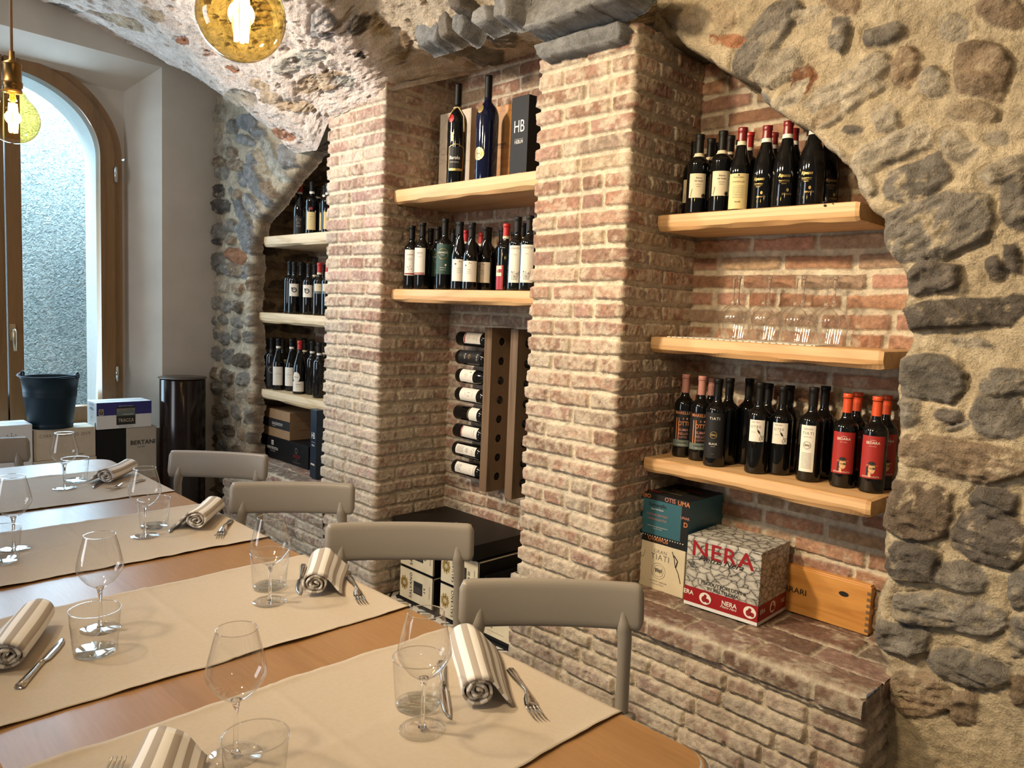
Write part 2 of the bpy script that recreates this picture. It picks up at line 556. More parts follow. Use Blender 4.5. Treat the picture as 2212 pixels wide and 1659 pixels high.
def tile_mat():
    m, nt, b = newmat('patterned_cement_tiles')
    b.inputs['Roughness'].default_value = 0.45
    co = coords(nt, (6, 6, 6), (0, 0, 0.785))
    v = N(nt, 'ShaderNodeTexVoronoi'); v.feature = 'DISTANCE_TO_EDGE'; v.inputs['Scale'].default_value = 1.3; v.inputs['Randomness'].default_value = 0.0
    ck = N(nt, 'ShaderNodeTexChecker'); ck.inputs['Scale'].default_value = 1.3
    L(nt, co, v.inputs['Vector']); L(nt, co, ck.inputs['Vector'])
    c1 = ramp(nt, v.outputs['Distance'], [(0.0, (0.62, 0.58, 0.5)), (0.09, (0.62, 0.58, 0.5)), (0.11, (0.03, 0.03, 0.03)), (0.19, (0.03, 0.03, 0.03)), (0.21, (0.62, 0.58, 0.5)), (0.29, (0.62, 0.58, 0.5)), (0.31, (0.34, 0.27, 0.17)), (0.5, (0.2, 0.2, 0.2))])
    c1.node.color_ramp.interpolation = 'CONSTANT'
    L(nt, c1, b.inputs['Base Color'])
    return m


M['tiles'] = tile_mat()


def pebble_print():
    """box print: drawn dry-stone wall, grey outlined pebbles"""
    m, nt, b = newmat('printed_stone_wall_pattern')
    b.inputs['Roughness'].default_value = 0.35
    co = coords(nt, (1.0, 1.0, 1.7))
    v = N(nt, 'ShaderNodeTexVoronoi'); v.feature = 'DISTANCE_TO_EDGE'; v.inputs['Scale'].default_value = 26
    v2 = N(nt, 'ShaderNodeTexVoronoi'); v2.inputs['Scale'].default_value = 26
    nz = N(nt, 'ShaderNodeTexNoise'); nz.inputs['Scale'].default_value = 30; nz.inputs['Detail'].default_value = 3
    L(nt, co, nz.inputs['Vector'])
    vm = N(nt, 'ShaderNodeVectorMath', operation='MULTIPLY_ADD'); vm.inputs[1].default_value = (0.035, 0.035, 0.035)
    L(nt, nz.outputs['Color'], vm.inputs[0]); L(nt, co, vm.inputs[2]); co = vm.outputs[0]
    L(nt, co, v.inputs['Vector']); L(nt, co, v2.inputs['Vector'])
    c = ramp(nt, v.outputs['Distance'], [(0.0, (0.04, 0.04, 0.035)), (0.02, (0.10, 0.095, 0.085)), (0.06, (0.36, 0.34, 0.30)), (0.3, (0.52, 0.50, 0.44))])
    hs = N(nt, 'ShaderNodeMixRGB', blend_type='MULTIPLY'); hs.inputs['Fac'].default_value = 0.35
    g = ramp(nt, v2.outputs['Color'], [(0.1, (0.6, 0.6, 0.6)), (0.8, (1.0, 1.0, 1.0))])
    L(nt, c, hs.inputs['Color1']); L(nt, g, hs.inputs['Color2'])
    L(nt, hs.outputs[0], b.inputs['Base Color'])
    return m


M['pebble'] = pebble_print()


def outside_mat():
    m, nt, b = newmat('rough_cast_outside_wall')
    b.inputs['Roughness'].default_value = 0.95
    co = coords(nt)
    n = N(nt, 'ShaderNodeTexNoise'); n.inputs['Scale'].default_value = 44; n.inputs['Detail'].default_value = 7; n.inputs['Distortion'].default_value = 1.0
    n2 = N(nt, 'ShaderNodeTexNoise'); n2.inputs['Scale'].default_value = 1.6; n2.inputs['Detail'].default_value = 4
    L(nt, co, n.inputs['Vector']); L(nt, co, n2.inputs['Vector'])
    c = ramp(nt, n.outputs['Fac'], [(0.34, (0.26, 0.34, 0.36)), (0.5, (0.44, 0.54, 0.56)), (0.66, (0.64, 0.73, 0.75))])
    c2 = ramp(nt, n2.outputs['Fac'], [(0.35, (0.75, 0.78, 0.80)), (0.6, (1, 1, 1))])
    mx = N(nt, 'ShaderNodeMixRGB', blend_type='MULTIPLY'); mx.inputs['Fac'].default_value = 0.8
    L(nt, c, mx.inputs['Color1']); L(nt, c2, mx.inputs['Color2']); L(nt, mx.outputs[0], b.inputs['Base Color'])
    bp = N(nt, 'ShaderNodeBump'); bp.inputs['Strength'].default_value = 0.7; bp.inputs['Distance'].default_value = 0.02
    L(nt, n.outputs['Fac'], bp.inputs['Height']); L(nt, bp.outputs['Normal'], b.inputs['Normal'])
    return m


M['outside'] = outside_mat()
# ---------------------------------------------------------------- masonry
BRICKS = np.array([[0.44, 0.205, 0.115], [0.50, 0.27, 0.165], [0.47, 0.31, 0.175], [0.34, 0.17, 0.095],
                   [0.46, 0.24, 0.165], [0.52, 0.34, 0.22], [0.42, 0.22, 0.13], [0.40, 0.27, 0.18], [0.48, 0.25, 0.14]]) * 1.12
MORTAR = np.array([0.75, 0.65, 0.50])


def brick_core(s, v, segs, seed=0, course=0.066, joint=0.015, depth=0.012, unit=0.235, smear=0.3, sat=1.0, v0=0.0,
               mortar=MORTAR, palette=BRICKS, rand_off=0.003):
    """segs: list of (s0, s1, concave0, concave1). Returns height and colour on the grid s x v"""
    rng = np.random.RandomState(seed)
    S, V = np.meshgrid(s, v, indexing='ij')
    wv = V - v0 + 0.006 * fbm(S * 2.2, V * 2.2, 2, seed + 3)
    k = np.floor(wv / course).astype(int)
    kmin, kmax = k.min(), k.max()
    zin = wv - k * course
    ws = S + 0.004 * fbm(S * 25, V * 25, 2, seed + 5)
    left = np.zeros_like(S); right = np.zeros_like(S); bid = np.zeros(S.shape, int)
    nb = 0
    cols = []; offs = []; tilt = []
    for (a, b, c0, c1) in segs:
        inseg = (s >= a - 1e-6) & (s <= b + 1e-6)
        ii = np.where(inseg)[0]
        if len(ii) == 0: continue
        for kk in range(kmin, kmax + 1):
            js = [a]
            first = (kk + (0 if c0 else 0)) % 2
            x = a + (unit * rng.uniform(0.42, 0.55) if first else unit * rng.uniform(0.9, 1.1))
            while x < b - unit * 0.32:
                js.append(x)
                x += unit * (rng.uniform(0.88, 1.1) if rng.rand() < 0.72 else rng.uniform(0.42, 0.55))
            js.append(b)
            js = np.array(js)
            msk = k[ii] == kk
            if not msk.any(): continue
            sub = np.where(msk)
            sv = ws[ii][sub]
            q = np.clip(np.searchsorted(js, sv) - 1, 0, len(js) - 2)
            l = sv - js[q]; r = js[q + 1] - sv
            if not c0: l = np.where(q == 0, l + 0.05, l)
            if not c1: r = np.where(q == len(js) - 2, r + 0.05, r)
            L_ = left[ii]; L_[sub] = l; left[ii] = L_
            R_ = right[ii]; R_[sub] = r; right[ii] = R_
            B_ = bid[ii]; B_[sub] = nb + q; bid[ii] = B_
            n = len(js) - 1
            base = palette[rng.randint(0, len(palette), n)] * rng.uniform(0.82, 1.14, (n, 1))
            cols.append(base); offs.append(rng.uniform(-rand_off, rand_off, n)); tilt.append(rng.uniform(-1, 1, (n, 2)))
            nb += n
    cols = np.concatenate(cols); offs = np.concatenate(offs); tilt = np.concatenate(tilt)
    jw = joint / 2 * (1 + 0.5 * fbm(S * 9, V * 9, 2, seed + 9))
    du = np.minimum(left, right) - jw
    dv = np.minimum(zin, course - zin) - jw
    rr = 0.006
    d = rr - np.hypot(np.maximum(rr - du, 0), np.maximum(rr - dv, 0))
    d = np.where((du > rr) & (dv > rr), np.minimum(du, dv), d)
    d = d + 0.003 * fbm(S * 70, V * 70, 3, seed + 21)
    m = sstep(-0.0015, 0.0045, d)
    n1 = fbm(S * 60, V * 60, 4, seed + 31); n2 = fbm(S * 13, V * 13, 3, seed + 41); n3 = fbm(S * 3.0, V * 3.0, 3, seed + 51)
    n0 = fbm(S * 120, V * 120, 3, seed + 35)
    h = m * (depth + offs[bid] + 0.3 * offs[bid] * tilt[bid][..., 0]) + 0.0022 * n1 + 0.0022 * n0 + 0.002 * n2 * (0.5 + m) + 0.004 * n3
    # crumbled edges / pits
    pit = sstep(0.45, 0.75, fbm(S * 38, V * 38, 3, seed + 61))
    h = h - pit * m * 0.004
    # mortar smeared over brick faces (cleaner towards the top of the wall)
    smear = smear + 0.00 - 0.14 * sstep(0.9, 2.0, V) * (v0 == 0.0)
    sm = sstep(0.62 - smear, 0.80 - smear * 0.55, 0.5 + 0.5 * (0.35 * n2 + 0.75 * fbm(S * 42, V * 42, 4, seed + 71, 0.62) + 0.4 * n3))
    c = cols[bid]
    grey = c.mean(-1, keepdims=True)
    c = grey * 1.03 + (c - grey) * sat * 0.78
    c = c * (1 + 0.26 * n1 + 0.14 * n2 + 0.16 * n0)[..., None]
    mc = mortar * (1 + 0.10 * n1 + 0.10 * n2)[..., None]
    c = mix(mc, c, m * (1 - 0.68 * sm))
    return h, c


def path_sheet(name, pts, z0, z1, cell=0.0038, seed=0, concave=(), kind_label=None, mat=None, amp=1.0, bulge=0.0, **kw):
    """wall swept along a ground path (outward = left-hand normal turned to face the room)"""
    pts = [np.array(p, float) for p in pts]
    segs = []; ss = []; pos = []; nor = []
    s = 0.0
    ns = []
    for a, b in zip(pts[:-1], pts[1:]):
        t = (b - a) / np.linalg.norm(b - a); ns.append(np.array([t[1], -t[0]]))
    for i, (a, b) in enumerate(zip(pts[:-1], pts[1:])):
        ln = np.linalg.norm(b - a); n = max(2, int(round(ln / cell)))
        segs.append((s, s + ln, i in concave, (i + 1) in concave))
        for j in range(n + 1):
            if j == n and i < len(pts) - 2: continue
            t = j / n
            ss.append(s + ln * t); pos.append(a + (b - a) * t)
            if j == 0 and i > 0: nn = ns[i - 1] + ns[i]
            else: nn = ns[i]
            # soft corners: blend normals within 8 mm
            nor.append(nn / np.linalg.norm(nn) if j or i == 0 else nn / np.linalg.norm(nn) * 1.2)
        s += ln
    ss = np.array(ss); pos = np.array(pos); nor = np.array(nor)
    v = np.linspace(z0, z1, max(2, int((z1 - z0) / cell)) + 1)
    h, c = brick_core(ss, v, segs, seed, **kw)
    # rounded arrises at convex corners
    for i, (a, b, c0, c1) in enumerate(segs):
        if i > 0 and i not in concave:
            dd = np.abs(ss - a)
            h = h - (0.003 * np.clip(1 - dd / 0.008, 0, 1) ** 2)[:, None]
    Pt = np.zeros(h.shape + (3,))
    Pt[..., 0] = pos[:, 0][:, None] + nor[:, 0][:, None] * h * amp
    Pt[..., 1] = pos[:, 1][:, None] + nor[:, 1][:, None] * h * amp
    Pt[..., 2] = v[None, :]
    o = grid_mesh(name, Pt, c, mat or M['brick'])
    return tag(o, kind='structure')


# pillars: left flank, front, right flank (room side of the path is on the right-hand side walking +x)
PX1, PX2, PX3, PX4 = -3.655, -3.165, -2.130, -1.690     # pillar one, pillar two
PY = 2.20; BACK = 2.645; BENCH = 0.45
PINKISH = BRICKS * np.array([1.14, 1.16, 1.26])
path_sheet('wall_pillar_left', [(PX1, 2.80), (PX1, PY), (PX2, PY), (PX2, BACK)], 0.0, 2.68, seed=11, smear=0.34, sat=0.85, palette=PINKISH)
path_sheet('wall_pillar_right', [(PX3, BACK), (PX3, PY), (PX4, PY), (PX4, 2.66)], 0.0, 2.47, seed=23, smear=0.30, sat=0.95)
path_sheet('wall_back', [(PX2 - 0.01, BACK), (PX3 + 0.01, BACK)], 0.0, 2.72, seed=31, smear=0.22)
path_sheet('wall_alcove', [(PX4 - 0.01, 2.63), (-0.60, 2.63)], BENCH - 0.03, 2.45, seed=47, smear=0.12, sat=1.15, unit=0.25, joint=0.018)
path_sheet('wall_left_alcove', [(-4.86, 2.80), (PX1 + 0.01, 2.80)], 0.40, 2.6, seed=53, smear=0.2, cell=0.007)
# low brick benches under the two side alcoves
path_sheet('wall_bench', [(PX3 - 0.012, 2.66), (PX3 - 0.012, PY - 0.03), (-0.755, PY - 0.03), (-0.755, 2.36)], 0.0, BENCH - 0.030, seed=61, smear=0.36, sat=0.75,
           unit=0.27, course=0.060, joint=0.013, depth=0.016, rand_off=0.006)
path_sheet('wall_bench_left', [(-4.9, PY - 0.0), (PX1 + 0.02, PY - 0.0)], 0.0, BENCH - 0.045, seed=67, smear=0.36, sat=0.75, course=0.060, depth=0.014, rand_off=0.005)


def bench_cap(name, x0, x1, yf, yb, zt, seed, right_end=False):
    """top paving of flat bricks, with rounded nosing"""
    cell = 0.005
    lenx = x1 - x0
    s = np.linspace(0, lenx, int(lenx / cell) + 1)
    th = 0.05
    tot = th + (yb - yf)
    v = np.linspace(0, tot, int(tot / cell) + 1)
    h, c = brick_core(s, v, [(0, lenx, False, False)], seed, course=0.135, joint=0.010, unit=0.27, depth=0.008, smear=0.16, sat=0.9, v0=th - 0.135 * 0.999,
                      palette=BRICKS[[3, 6, 7, 0, 4]] * 0.72, mortar=MORTAR * 0.85)
    S, V = np.meshgrid(s, v, indexing='ij')
    r = 0.016
    a = np.clip((V - (th - r)) / (2 * r), 0, 1) * (PI / 2)      # 0 front face, 90 deg top
    yy = np.where(V < th - r, 0, np.where(V > th + r, V - th, r - r * np.cos(a)))
    zz = np.where(V < th - r, V - th, np.where(V > th + r, 0, -r + r * np.sin(a)))
    Pt = np.zeros(h.shape + (3,))
    wav = 0.006 * fbm(S * 5, V * 0, 3, seed + 5)
    Pt[..., 0] = x0 + S
    Pt[..., 1] = yf + yy - np.cos(a) * (h + 0.006) + wav * np.cos(a)
    Pt[..., 2] = zt + zz + np.sin(a) * h - 0.006
    if right_end:   # close the free end
        n = int(0.055 / cell)
        pass
    o = grid_mesh(name, Pt, c, M['brick'])
    return tag(o, kind='structure')


bench_cap('trim_1', PX4 - 0.03, -0.745, PY - 0.045, 2.64, BENCH, 71)
bench_cap('trim_2', -4.88, PX1 + 0.02, PY - 0.02, 2.80, BENCH, 73)
s_ = np.linspace(0, 0.25, 60); v_ = np.linspace(BENCH - 0.054, BENCH - 0.003, 14)
h_, c_ = brick_core(s_, v_, [(0, 0.25, False, False)], 79, course=0.2, v0=BENCH - 0.12, unit=0.12, sat=0.9, palette=BRICKS[[3, 6, 7]] * 0.72, smear=0.16)
S_, V_ = np.meshgrid(s_, v_, indexing='ij')
e_ = np.clip(1 - np.minimum(S_, 1) / 0.012, 0, 1) * 0.012 + np.clip(1 - (BENCH - 0.003 - V_) / 0.008, 0, 1) * 0.006
tag(grid_mesh('trim_3', np.stack([-0.746 + h_ * 0.6 - e_, PY - 0.052 + S_, V_], -1), c_, M['brick']), kind='structure')

# ---------------------------------------------------------------- rubble walls
STONE = {'g': (0.235, 0.21, 0.175), 'd': (0.135, 0.115, 0.095), 'b': (0.30, 0.22, 0.145), 'l': (0.46, 0.40, 0.305),
         'r': (0.36, 0.17, 0.09), 'c': (0.46, 0.36, 0.24), 'k': (0.25, 0.25, 0.245), 'p': (0.38, 0.37, 0.32), 'w': (0.16, 0.12, 0.085)}


def poly_sdf(X, Y, poly):
    """distance inside (+) a polygon"""
    d = np.full(X.shape, 1e9); sgn = np.ones(X.shape)
    n = len(poly)
    for i in range(n):
        a = poly[i]; b = poly[i - 1]
        ex, ey = b[0] - a[0], b[1] - a[1]; wx, wy = X - a[0], Y - a[1]
        t = np.clip((wx * ex + wy * ey) / (ex * ex + ey * ey + 1e-12), 0, 1)
        d = np.minimum(d, (wx - ex * t) ** 2 + (wy - ey * t) ** 2)
        c1 = Y >= a[1]; c2 = Y < b[1]; c3 = ex * wy > ey * wx
        flip = (c1 & c2 & c3) | (~c1 & ~c2 & ~c3)
        sgn = np.where(flip, -sgn, sgn)
    return -sgn * np.sqrt(d)


def stone_poly(cx, cy, w, h, ang, rr, n=9, jit=0.12, p=5.0):
    """rounded irregular outline in the picture plane's own units, turned by ang degrees"""
    a = math.radians(ang); out = []
    ph = rr.uniform(0, 6.28)
    for k in range(n):
        t = 2 * PI * k / n + rr.uniform(-0.15, 0.15) + ph
        c, s = math.cos(t), math.sin(t)
        r = 1.0 / ((abs(c) ** p + abs(s) ** p) ** (1 / p)) * rr.uniform(1 - jit, 1 + jit * 0.6)
        x, y = c * r * w / 2, s * r * h / 2
        out.append((cx + x * math.cos(a) - y * math.sin(a), cy + x * math.sin(a) + y * math.cos(a)))
    return out


def rubble_core(U, V, stones, seed=0, mort=(0.56, 0.46, 0.31), mort_amp=0.010, relief=0.03):
    """stones: (polygon in u,v ; colour ; height ; rough). Height and colour fields"""
    rng = np.random.RandomState(seed)
    n1 = fbm(U * 55, V * 55, 4, seed + 1); n2 = fbm(U * 12, V * 12, 4, seed + 2); n3 = fbm(U * 3.2, V * 3.2, 3, seed + 3)
    h = mort_amp * (n2 + 0.45 * n1) + 0.02 * n3 + 0.4 * mort_amp * np.abs(fbm(U * 26, V * 26, 3, seed + 4))
    c = np.array(mort) * (1 + 0.08 * n2 + 0.14 * n1 + 0.08 * n3)[..., None]
    wu = U + 0.008 * fbm(U * 20, V * 20, 4, seed + 7) + 0.003 * n1
    wv = V + 0.008 * fbm(U * 20 + 40, V * 20, 4, seed + 8) + 0.003 * n1
    u1 = U[:, 0]; v1 = V[0, :]
    for (poly, col, ht, rough) in stones:
        xs = [p[0] for p in poly]; ys = [p[1] for p in poly]
        pad = 0.03
        i0 = np.searchsorted(u1, min(xs) - pad); i1 = np.searchsorted(u1, max(xs) + pad)
        j0 = np.searchsorted(v1, min(ys) - pad); j1 = np.searchsorted(v1, max(ys) + pad)
        if i1 <= i0 + 1 or j1 <= j0 + 1: continue
        sl = (slice(i0, i1), slice(j0, j1))
        X = wu[sl]; Y = wv[sl]
        d = poly_sdf(X, Y, poly)
        m = sstep(-0.002, 0.004, d)
        q = sstep(-0.003, 0.012, d)
        cx, cy = np.mean(xs), np.mean(ys)
        tx, ty = rng.uniform(-0.14, 0.14, 2)
        sd = rng.randint(0, 9999)
        ang = rng.uniform(-0.5, 0.5)
        A = (X - cx) * math.cos(ang) + (Y - cy) * math.sin(ang); B = -(X - cx) * math.sin(ang) + (Y - cy) * math.cos(ang)
        lam = np.abs(fbm(A * 5 + sd, B * 48, 3, sd + 9))
        facet = 0.012 * lam + np.abs(fbm(A * 9 + sd, B * 20, 3, sd)) * 0.026 + np.abs(fbm(A * 30, B * 60 + sd, 3, sd + 1)) * 0.013
        hw = max(max(xs) - min(xs), 0.02) / 2; hh_ = max(max(ys) - min(ys), 0.02) / 2
        fac = np.ones_like(X)
        for _ in range(6):
            th = rng.uniform(0, 6.28); t0 = rng.uniform(0.05, 0.6); kk = rng.uniform(0.35, 0.95)
            fac = np.minimum(fac, 1 - kk * np.maximum(0, math.cos(th) * (X - cx) / hw + math.sin(th) * (Y - cy) / hh_ - t0))
        hs = relief * ht * (0.25 + 0.75 * fac) + (X - cx) * tx + (Y - cy) * ty - facet * rough + 0.0022 * n1[sl] * rough
        h[sl] = h[sl] * (1 - q) + (h[sl] * 0.25 + hs) * q
        cc = np.array(STONE[col] if isinstance(col, str) else col) * rng.uniform(0.85, 1.15)
        g = fbm(A * 22 + sd, B * 34, 4, sd + 2); g2 = fbm(A * 6, B * 8 + sd, 3, sd + 3)
        cc = cc * (1 + 0.42 * g + 0.30 * g2)[..., None]
        veins = sstep(0.16, 0.42, fbm(A * 26, B * 34 + sd, 4, sd + 5, 0.62)) * rng.choice([0.15, 0.5, 0.8])
        cc = mix(cc, np.array(mort)[None, None] * np.ones_like(cc), veins)
        c[sl] = mix(c[sl], cc, m)
        gap = np.exp(-((d + 0.002) / 0.004) ** 2) * sstep(-0.1, 0.35, fbm(X * 9 + sd, Y * 9, 2, sd + 6))
        h[sl] = h[sl] - 0.010 * gap
    # pits and crevices in the mortar
    pit = sstep(0.50, 0.72, fbm(U * 30, V * 30, 3, seed + 33))
    h = h - 0.006 * pit
    return h, c


def wall_plane(name, Y0, x0, x1, z0, z1, cell, stones, opening=None, seed=0, back=0.32, mat=None, reveal=None, **kw):
    u = np.arange(x0, x1 + cell, cell); v = np.arange(z0, z1 + cell, cell)
    U, V = np.meshgrid(u, v, indexing='ij')
    h, c = rubble_core(U, V, stones, seed, **kw)
    Yv = Y0 - h
    keep = None
    if opening is not None:
        d = poly_sdf(U + 0.008 * fbm(U * 14, V * 14, 3, seed + 91), V + 0.008 * fbm(U * 14, V * 14 + 9, 3, seed + 92), opening)   # + inside the opening
        edge = np.clip(1 + d / 0.035, 0, 1)
        Yv = Yv + 0.030 * edge ** 2.2
        ins = d > 0
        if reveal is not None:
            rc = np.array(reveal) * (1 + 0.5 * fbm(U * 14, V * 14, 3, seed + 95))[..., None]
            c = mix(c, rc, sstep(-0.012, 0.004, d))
        steps = np.clip(np.floor(d / cell) + 1, 0, 4)
        Yv = np.where(ins, Yv + steps * back / 4, Yv)
        fd = np.minimum(np.minimum(d[:-1, :-1], d[1:, :-1]), np.minimum(d[:-1, 1:], d[1:, 1:]))
        keep = fd < 4.2 * cell
    Pt = np.stack([U, Yv, V], -1)
    o = grid_mesh(name, Pt, c, mat or M['rubble'], keep=keep)
    return tag(o, kind='structure')


def px_stones(lst, Y0, seed):
    """stones measured in the photograph as (centre x, y, width, height, tilt, colour, relief)"""
    rr = random.Random(seed); out = []
    for t in lst:
        cx, cy, w, h, a, c = t[:6]
        ht = t[6] if len(t) > 6 else 1.0
        poly = stone_poly(cx, cy, w * 1.13, h * 1.13, a, rr)
        pts = [P(x, y, Y=Y0) for x, y in poly]
        out.append(([(p.x, p.z) for p in pts], c, ht, 1.0))
    return out


RW = [(1658, 75, 200, 62, 128, 'g'), (1683, 145, 110, 62, -40, 'l'), (1738, 172, 58, 48, -50, 'r', .7), (1834, 180, 200, 48, -33, 'l', .8),
      (1904, 75, 88, 46, -18, 'g', 1.2), (1814, 75, 42, 78, 15, 'g', .9), (1955, 142, 62, 78, 20, 'b', .9), (2122, 152, 118, 112, 10, 'b', 1.1),
      (2015, 176, 60, 62, -30, 'l', .8), (2165, 25, 105, 60, 15, 'b'), (1822, 8, 72, 40, 10, 'b', .7), (1915, 256, 62, 58, -20, 'l', .8),
      (1829, 226, 165, 28, -36, 'l', .7), (1925, 322, 190, 62, -26, 'l', 1.0), (1982, 390, 150, 78, -22, 'g', 1.0), (2100, 240, 112, 44, 6, 'c', .8),
      (2070, 320, 58, 84, -50, 'l', .8), (2155, 300, 54, 30, 0, 'l', .6), (2165, 368, 104, 46, -20, 'l', .9), (2020, 492, 255, 128, -14, 'g', 1.4),
      (2192, 437, 58, 118, 0, 'g', .8), (2014, 599, 124, 70, -8, 'd', 1.2), (2152, 579, 40, 52, -15, 'd', .9), (2085, 676, 285, 64, -3, 'd', 1.3),
      (2010, 816, 148, 94, 5, 'g', 1.1), (2172, 828, 116, 62, 0, 'g'), (2160, 903, 116, 84, 0, 'g', .9), (1960, 890, 62, 64, 10, 'g', .9),
      (2053, 902, 58, 42, 25, 'd', .8), (2075, 992, 285, 84, 8, 'b', 1.2), (1980, 1105, 146, 126, 6, 'w', 1.3), (2146, 1083, 106, 62, 10, 'd', 1.1),
      (2143, 1160, 158, 108, 15, 'd', 1.1), (1965, 1216, 112, 84, 15, 'd', 1.2), (2074, 1246, 108, 66, 18, 'g'), (2050, 1322, 224, 74, 10, 'g', 1.2),
      (2202, 1271, 50, 78, 0, 'g'), (1945, 1382, 116, 72, 10, 'g'), (2095, 1447, 172, 66, 14, 'g'), (2206, 1372, 52, 88, 5, 'g'),
      (1985, 1498, 132, 96, 10, 'b', .9), (2080, 1530, 58, 76, 10, 'b', .7), (2202, 1490, 52, 62, 0, 'b', .7), (1838, 281, 44, 20, 5, 'g', .6),
      (1703, 213, 116, 34, -36, 'l', .7), (1585, 86, 48, 30, 5, 'r', .7), (1545, 84, 26, 24, 0, 'r', .6), (2190, 560, 40, 60, 0, 'd', .8),
      (1780, 250, 80, 30, -35, 'c', .6), (2060, 60, 60, 60, 0, 'l', .6), (1750, 30, 70, 30, -20, 'l', .6), (2100, 740, 90, 22, 8, 'l', .5),
      (2070, 925, 50, 12, -20, 'g', .5), (2195, 655, 60, 40, 0, 'd', .8), (1470, 40, 90, 40, 30, 'c', .6), (1640, 215, 40, 30, 30, 'k', .7),
      (1800, 330, 60, 34, 40, 'l', .8), (1870, 395, 60, 40, 50, 'l', .8), (1560, 30, 60, 40, 40, 'c', .5)]
RY = 2.335
stones = px_stones(RW, RY, 5)
# beyond the photographed part: coursed random rubble
rr = random.Random(9)


def fill_stones(x0, x1, z0, z1, rr, h=(0.07, 0.13), w=(0.10, 0.26), cols='gdblg', gap=0.03, ht=1.0, jit=0.14, skip=None):
    out = []; z = z0
    while z < z1:
        hh = rr.uniform(*h); x = x0 - rr.uniform(0, 0.1)
        while x < x1:
            ww = rr.uniform(*w)
            cx, cy = x + ww / 2, z + hh / 2 + rr.uniform(-0.015, 0.015)
            if not (skip and skip(cx, cy)):
                out.append((stone_poly(cx, cy, ww, hh * rr.uniform(0.8, 1.0), rr.uniform(-8, 8), rr, jit=jit), rr.choice(cols), ht * rr.uniform(0.7, 1.1), 1.0))
            x += ww + gap
        z += hh + gap
    return out


stones += fill_stones(-0.30, 0.9, 0.30, 2.9, rr)
OPEN_R = [(-1.9, 0.30)] + [(-1.9, 2.36), (-1.74, 2.40)] + [tuple((p.x, p.z)) for p in [P(a, b, Y=RY) for a, b in
          [(1400, 92), (1450, 75), (1500, 112), (1560, 150), (1628, 180), (1645, 218), (1700, 262), (1745, 285), (1765, 300), (1800, 330), (1840, 385), (1848, 420), (1880, 455), (1908, 470), (1912, 530),
           (1935, 575), (1955, 600), (1946, 655), (1962, 705), (1962, 735), (1938, 790), (1936, 850), (1940, 905), (1932, 960), (1938, 1010), (1925, 1060), (1905, 1110),
           (1905, 1150), (1900, 1200), (1908, 1250), (1885, 1300), (1880, 1360), (1885, 1400), (1905, 1440)]]] + [(-0.78, 0.42), (-0.80, 0.0), (-1.9, 0.0)]
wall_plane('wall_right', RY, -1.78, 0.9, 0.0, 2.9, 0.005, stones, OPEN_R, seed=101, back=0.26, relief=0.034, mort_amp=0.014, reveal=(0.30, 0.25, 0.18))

# ---------------------------------------------------------------- left rubble wall with arched alcove
LY = 2.305
LW = [(505, 275, 24, 30, 0, 'g'), (539, 264, 42, 34, 0, 'k'), (532, 303, 44, 22, 25, 'k'), (598, 350, 24, 98, -22, 'p', 1.2), (625, 336, 27, 52, -8, 'k', 1.2),
      (549, 340, 24, 30, 10, 'k'), (560, 404, 26, 96, -25, 'k', 1.2), (526, 386, 17, 34, -5, 'k'), (551, 450, 20, 62, -22, 'k', 1.1), (524, 452, 18, 100, -27, 'k', 1.1),
      (534, 516, 34, 66, -25, 'k', 1.1), (511, 553, 44, 30, 25, 'r', .9), (485, 374, 28, 30, 0, 'g'), (476, 413, 26, 28, 0, 'd'), (479, 446, 32, 30, 0, 'd'),
      (473, 500, 30, 32, 0, 'g'), (500, 487, 27, 28, 0, 'g'), (469, 523, 20, 14, 0, 'd'), (472, 567, 30, 38, 0, 'g'), (512, 585, 54, 28, 15, 'k'),
      (482, 317, 38, 56, -15, 'l', .8), (513, 358, 26, 26, 20, 'b'), (476, 245, 28, 40, 0, 'l', .8), (503, 330, 22, 22, 0, 'b'), (480, 350, 26, 24, 0, 'b'),
      (570, 350, 18, 60, -25, 'c', .8), (585, 410, 18, 40, -35, 'b', .8), (515, 420, 18, 22, 0, 'b', .8), (500, 520, 20, 20, 0, 'b'), (560, 290, 30, 26, 10, 'k')]
stones = px_stones(LW, LY, 6)
rr = random.Random(12)
stones += fill_stones(-5.36, -4.68, 0.0, 1.66, rr, h=(0.07, 0.12), w=(0.10, 0.24), cols='gbglgbw', gap=0.016)
OPEN_L = [(-4.72, 0.40), (-4.70, 0.9), (-4.74, 1.3), (-4.73, 1.76), (-4.66, 1.98), (-4.50, 2.06), (-4.36, 2.14), (-4.20, 2.25), (-4.02, 2.34), (-3.5, 2.42), (-3.4, 2.42), (-3.4, 0.40)]
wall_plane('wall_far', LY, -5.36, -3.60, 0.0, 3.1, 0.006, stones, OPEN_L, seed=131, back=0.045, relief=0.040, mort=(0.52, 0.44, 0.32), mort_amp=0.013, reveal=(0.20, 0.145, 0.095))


def flank(name, x, y0, y1, z0, z1, seed, face=1, cols='wbdw'):
    """coursed rubble face looking along x"""
    cell = 0.007
    u = np.arange(y0, y1 + cell, cell); v = np.arange(z0, z1 + cell, cell)
    U, V = np.meshgrid(u, v, indexing='ij')
    rr = random.Random(seed)
    st = fill_stones(y0, y1, z0, z1, rr, h=(0.06, 0.10), w=(0.16, 0.34), cols=cols, gap=0.012, jit=0.10)
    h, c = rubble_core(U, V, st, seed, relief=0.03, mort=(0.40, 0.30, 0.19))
    Pt = np.stack([x + face * h, U, V], -1)
    if face > 0: Pt = Pt[::-1]; c = c[::-1]
    return tag(grid_mesh(name, Pt, c, M['rubble']), kind='structure')


flank('wall_alcove_flank', -4.80, 2.36, 2.84, 0.42, 2.75, 17)

